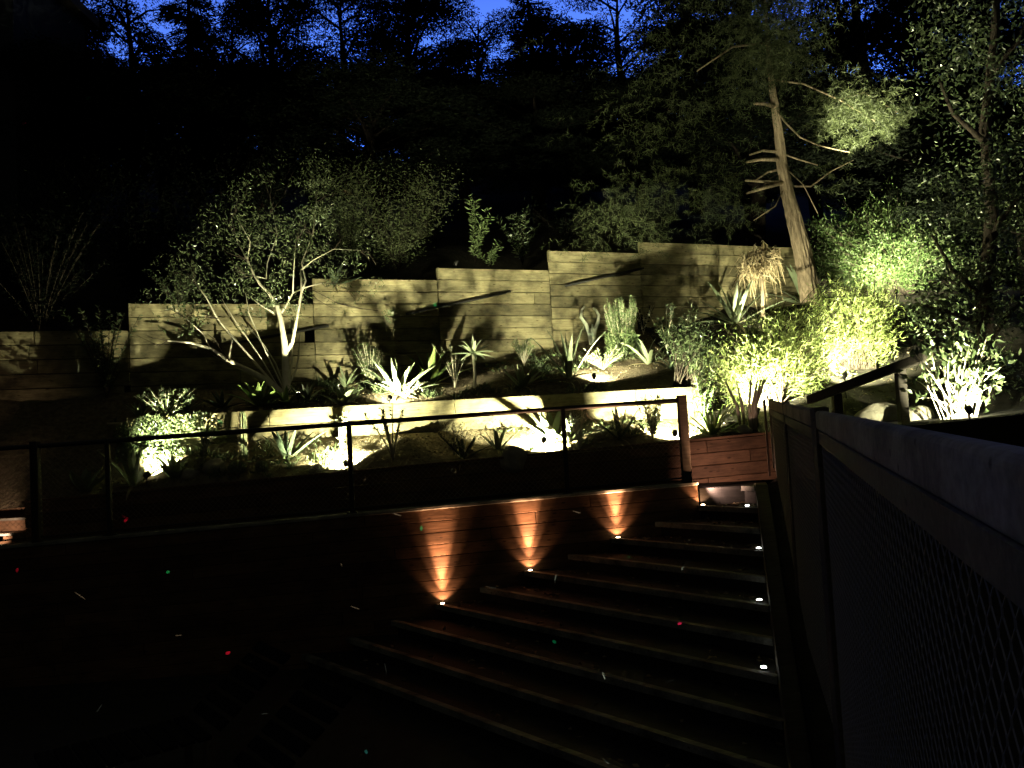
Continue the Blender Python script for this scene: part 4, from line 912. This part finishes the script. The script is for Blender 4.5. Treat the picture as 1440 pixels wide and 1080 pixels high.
# lamp on the left side steps
p = np.array([-5.98, 9.45, -.99]); t = thing('step_lamp', 'warm lamp at the left edge lighting the side steps', 'step light', p)
mb = MB(); mb.box(p+np.array([0, 0, .03]), (.08, .05, .06)); mb.build('housing', 'black_metal', t, False, .006)
mb = MB(); mb.box(p+np.array([-.042, 0, .035]), (.004, .035, .04)); mb.build('lens', 'lens_warm', t)
lamp('step_bulb', p+np.array([0, 0.03, .10]), p+np.array([-1.0, .7, .25]), 34, 115, (1, .66, .45), t)

# ---------------------------------------------------------------- red and green laser specks thrown over the garden
d = bpy.data.lights.new('laser_lamp', 'SPOT'); d.energy = 1.0; d.spot_size = rad(110); d.spot_blend = .1; d.shadow_soft_size = 0.0
lo = bpy.data.objects.new('laser_lamp', d); COL.objects.link(lo); lo.location = (-.5, .3, .35); lo.rotation_euler = cam.rotation_euler; lo.matrix_world = Matrix.Translation((-.5, .3, .35)) @ Matrix.Rotation(math.pi/2-.1, 4, 'X') @ Matrix.Rotation(0, 4, 'Z')
d.use_nodes = True; nt = d.node_tree; em = nt.nodes['Emission']; L_ = nt.links
tc = nt.nodes.new('ShaderNodeTexCoord'); sp = nt.nodes.new('ShaderNodeSeparateXYZ'); L_.new(tc.outputs['Normal'], sp.inputs[0])
def mth(op, a, b=None, c=None):
    m = nt.nodes.new('ShaderNodeMath'); m.operation = op
    for k, v in enumerate((a, b, c)):
        if v is None: continue
        if isinstance(v, (int, float)): m.inputs[k].default_value = v
        else: L_.new(v, m.inputs[k])
    return m.outputs[0]
az = mth('ABSOLUTE', sp.outputs['Z']); u = mth('DIVIDE', sp.outputs['X'], az); v = mth('DIVIDE', sp.outputs['Y'], az)
def layer(scale, off, stretch, size, keep):
    cb = nt.nodes.new('ShaderNodeCombineXYZ'); L_.new(mth('ADD', u, off), cb.inputs[0]); L_.new(v, cb.inputs[1])
    vo = nt.nodes.new('ShaderNodeTexVoronoi'); vo.voronoi_dimensions = '2D'; vo.inputs['Scale'].default_value = scale; L_.new(cb.outputs[0], vo.inputs['Vector'])
    sb = nt.nodes.new('ShaderNodeVectorMath'); sb.operation = 'SUBTRACT'; L_.new(cb.outputs[0], sb.inputs[0]); L_.new(vo.outputs['Position'], sb.inputs[1])
    cs_ = nt.nodes.new('ShaderNodeSeparateColor'); L_.new(vo.outputs['Color'], cs_.inputs[0])
    q = nt.nodes.new('ShaderNodeSeparateXYZ'); L_.new(sb.outputs[0], q.inputs[0])
    an = mth('MULTIPLY', cs_.outputs[0], 6.283); ca, sa = mth('COSINE', an), mth('SINE', an)
    a = mth('ADD', mth('MULTIPLY', q.outputs[0], ca), mth('MULTIPLY', q.outputs[1], sa)); b = mth('SUBTRACT', mth('MULTIPLY', q.outputs[1], ca), mth('MULTIPLY', q.outputs[0], sa))
    a = mth('DIVIDE', a, mth('ADD', 1.0, mth('MULTIPLY', cs_.outputs[1], stretch)))
    r2 = mth('ADD', mth('MULTIPLY', a, a), mth('MULTIPLY', b, b))
    return mth('MULTIPLY', mth('LESS_THAN', r2, size*size), mth('GREATER_THAN', cs_.outputs[2], keep)), cs_.outputs[0]
def comb(fac, c0):
    m = nt.nodes.new('ShaderNodeMix'); m.data_type = 'RGBA'; L_.new(fac, m.inputs[0]); m.inputs[6].default_value = (0, 0, 0, 1)
    if isinstance(c0, tuple): m.inputs[7].default_value = (*c0, 1)
    else: L_.new(c0, m.inputs[7])
    return m.outputs[2]
def addc(a, b):
    m = nt.nodes.new('ShaderNodeMix'); m.data_type = 'RGBA'; m.blend_type = 'ADD'; m.inputs[0].default_value = 1; L_.new(a, m.inputs[6]); L_.new(b, m.inputs[7]); return m.outputs[2]
f1, h1 = layer(7.0, 3.1, 1.2, .0017, .5)
cr_ = nt.nodes.new('ShaderNodeValToRGB'); cr_.color_ramp.interpolation = 'CONSTANT'; e = cr_.color_ramp.elements
e[0].color = (.02, 1.0, .35, 1); e[1].position = .5; e[1].color = (1, .02, .12, 1); e.new(.8).color = (.15, .9, .8, 1); L_.new(h1, cr_.inputs[0])
f2, _h = layer(9.0, 7.7, 14.0, .0006, .3)
keep = mth('LESS_THAN', u, .28); f1 = mth('MULTIPLY', f1, keep); f2 = mth('MULTIPLY', f2, keep)
L_.new(addc(comb(f1, cr_.outputs[0]), comb(f2, (.40, .46, .40))), em.inputs['Color']); em.inputs['Strength'].default_value = 6000.0
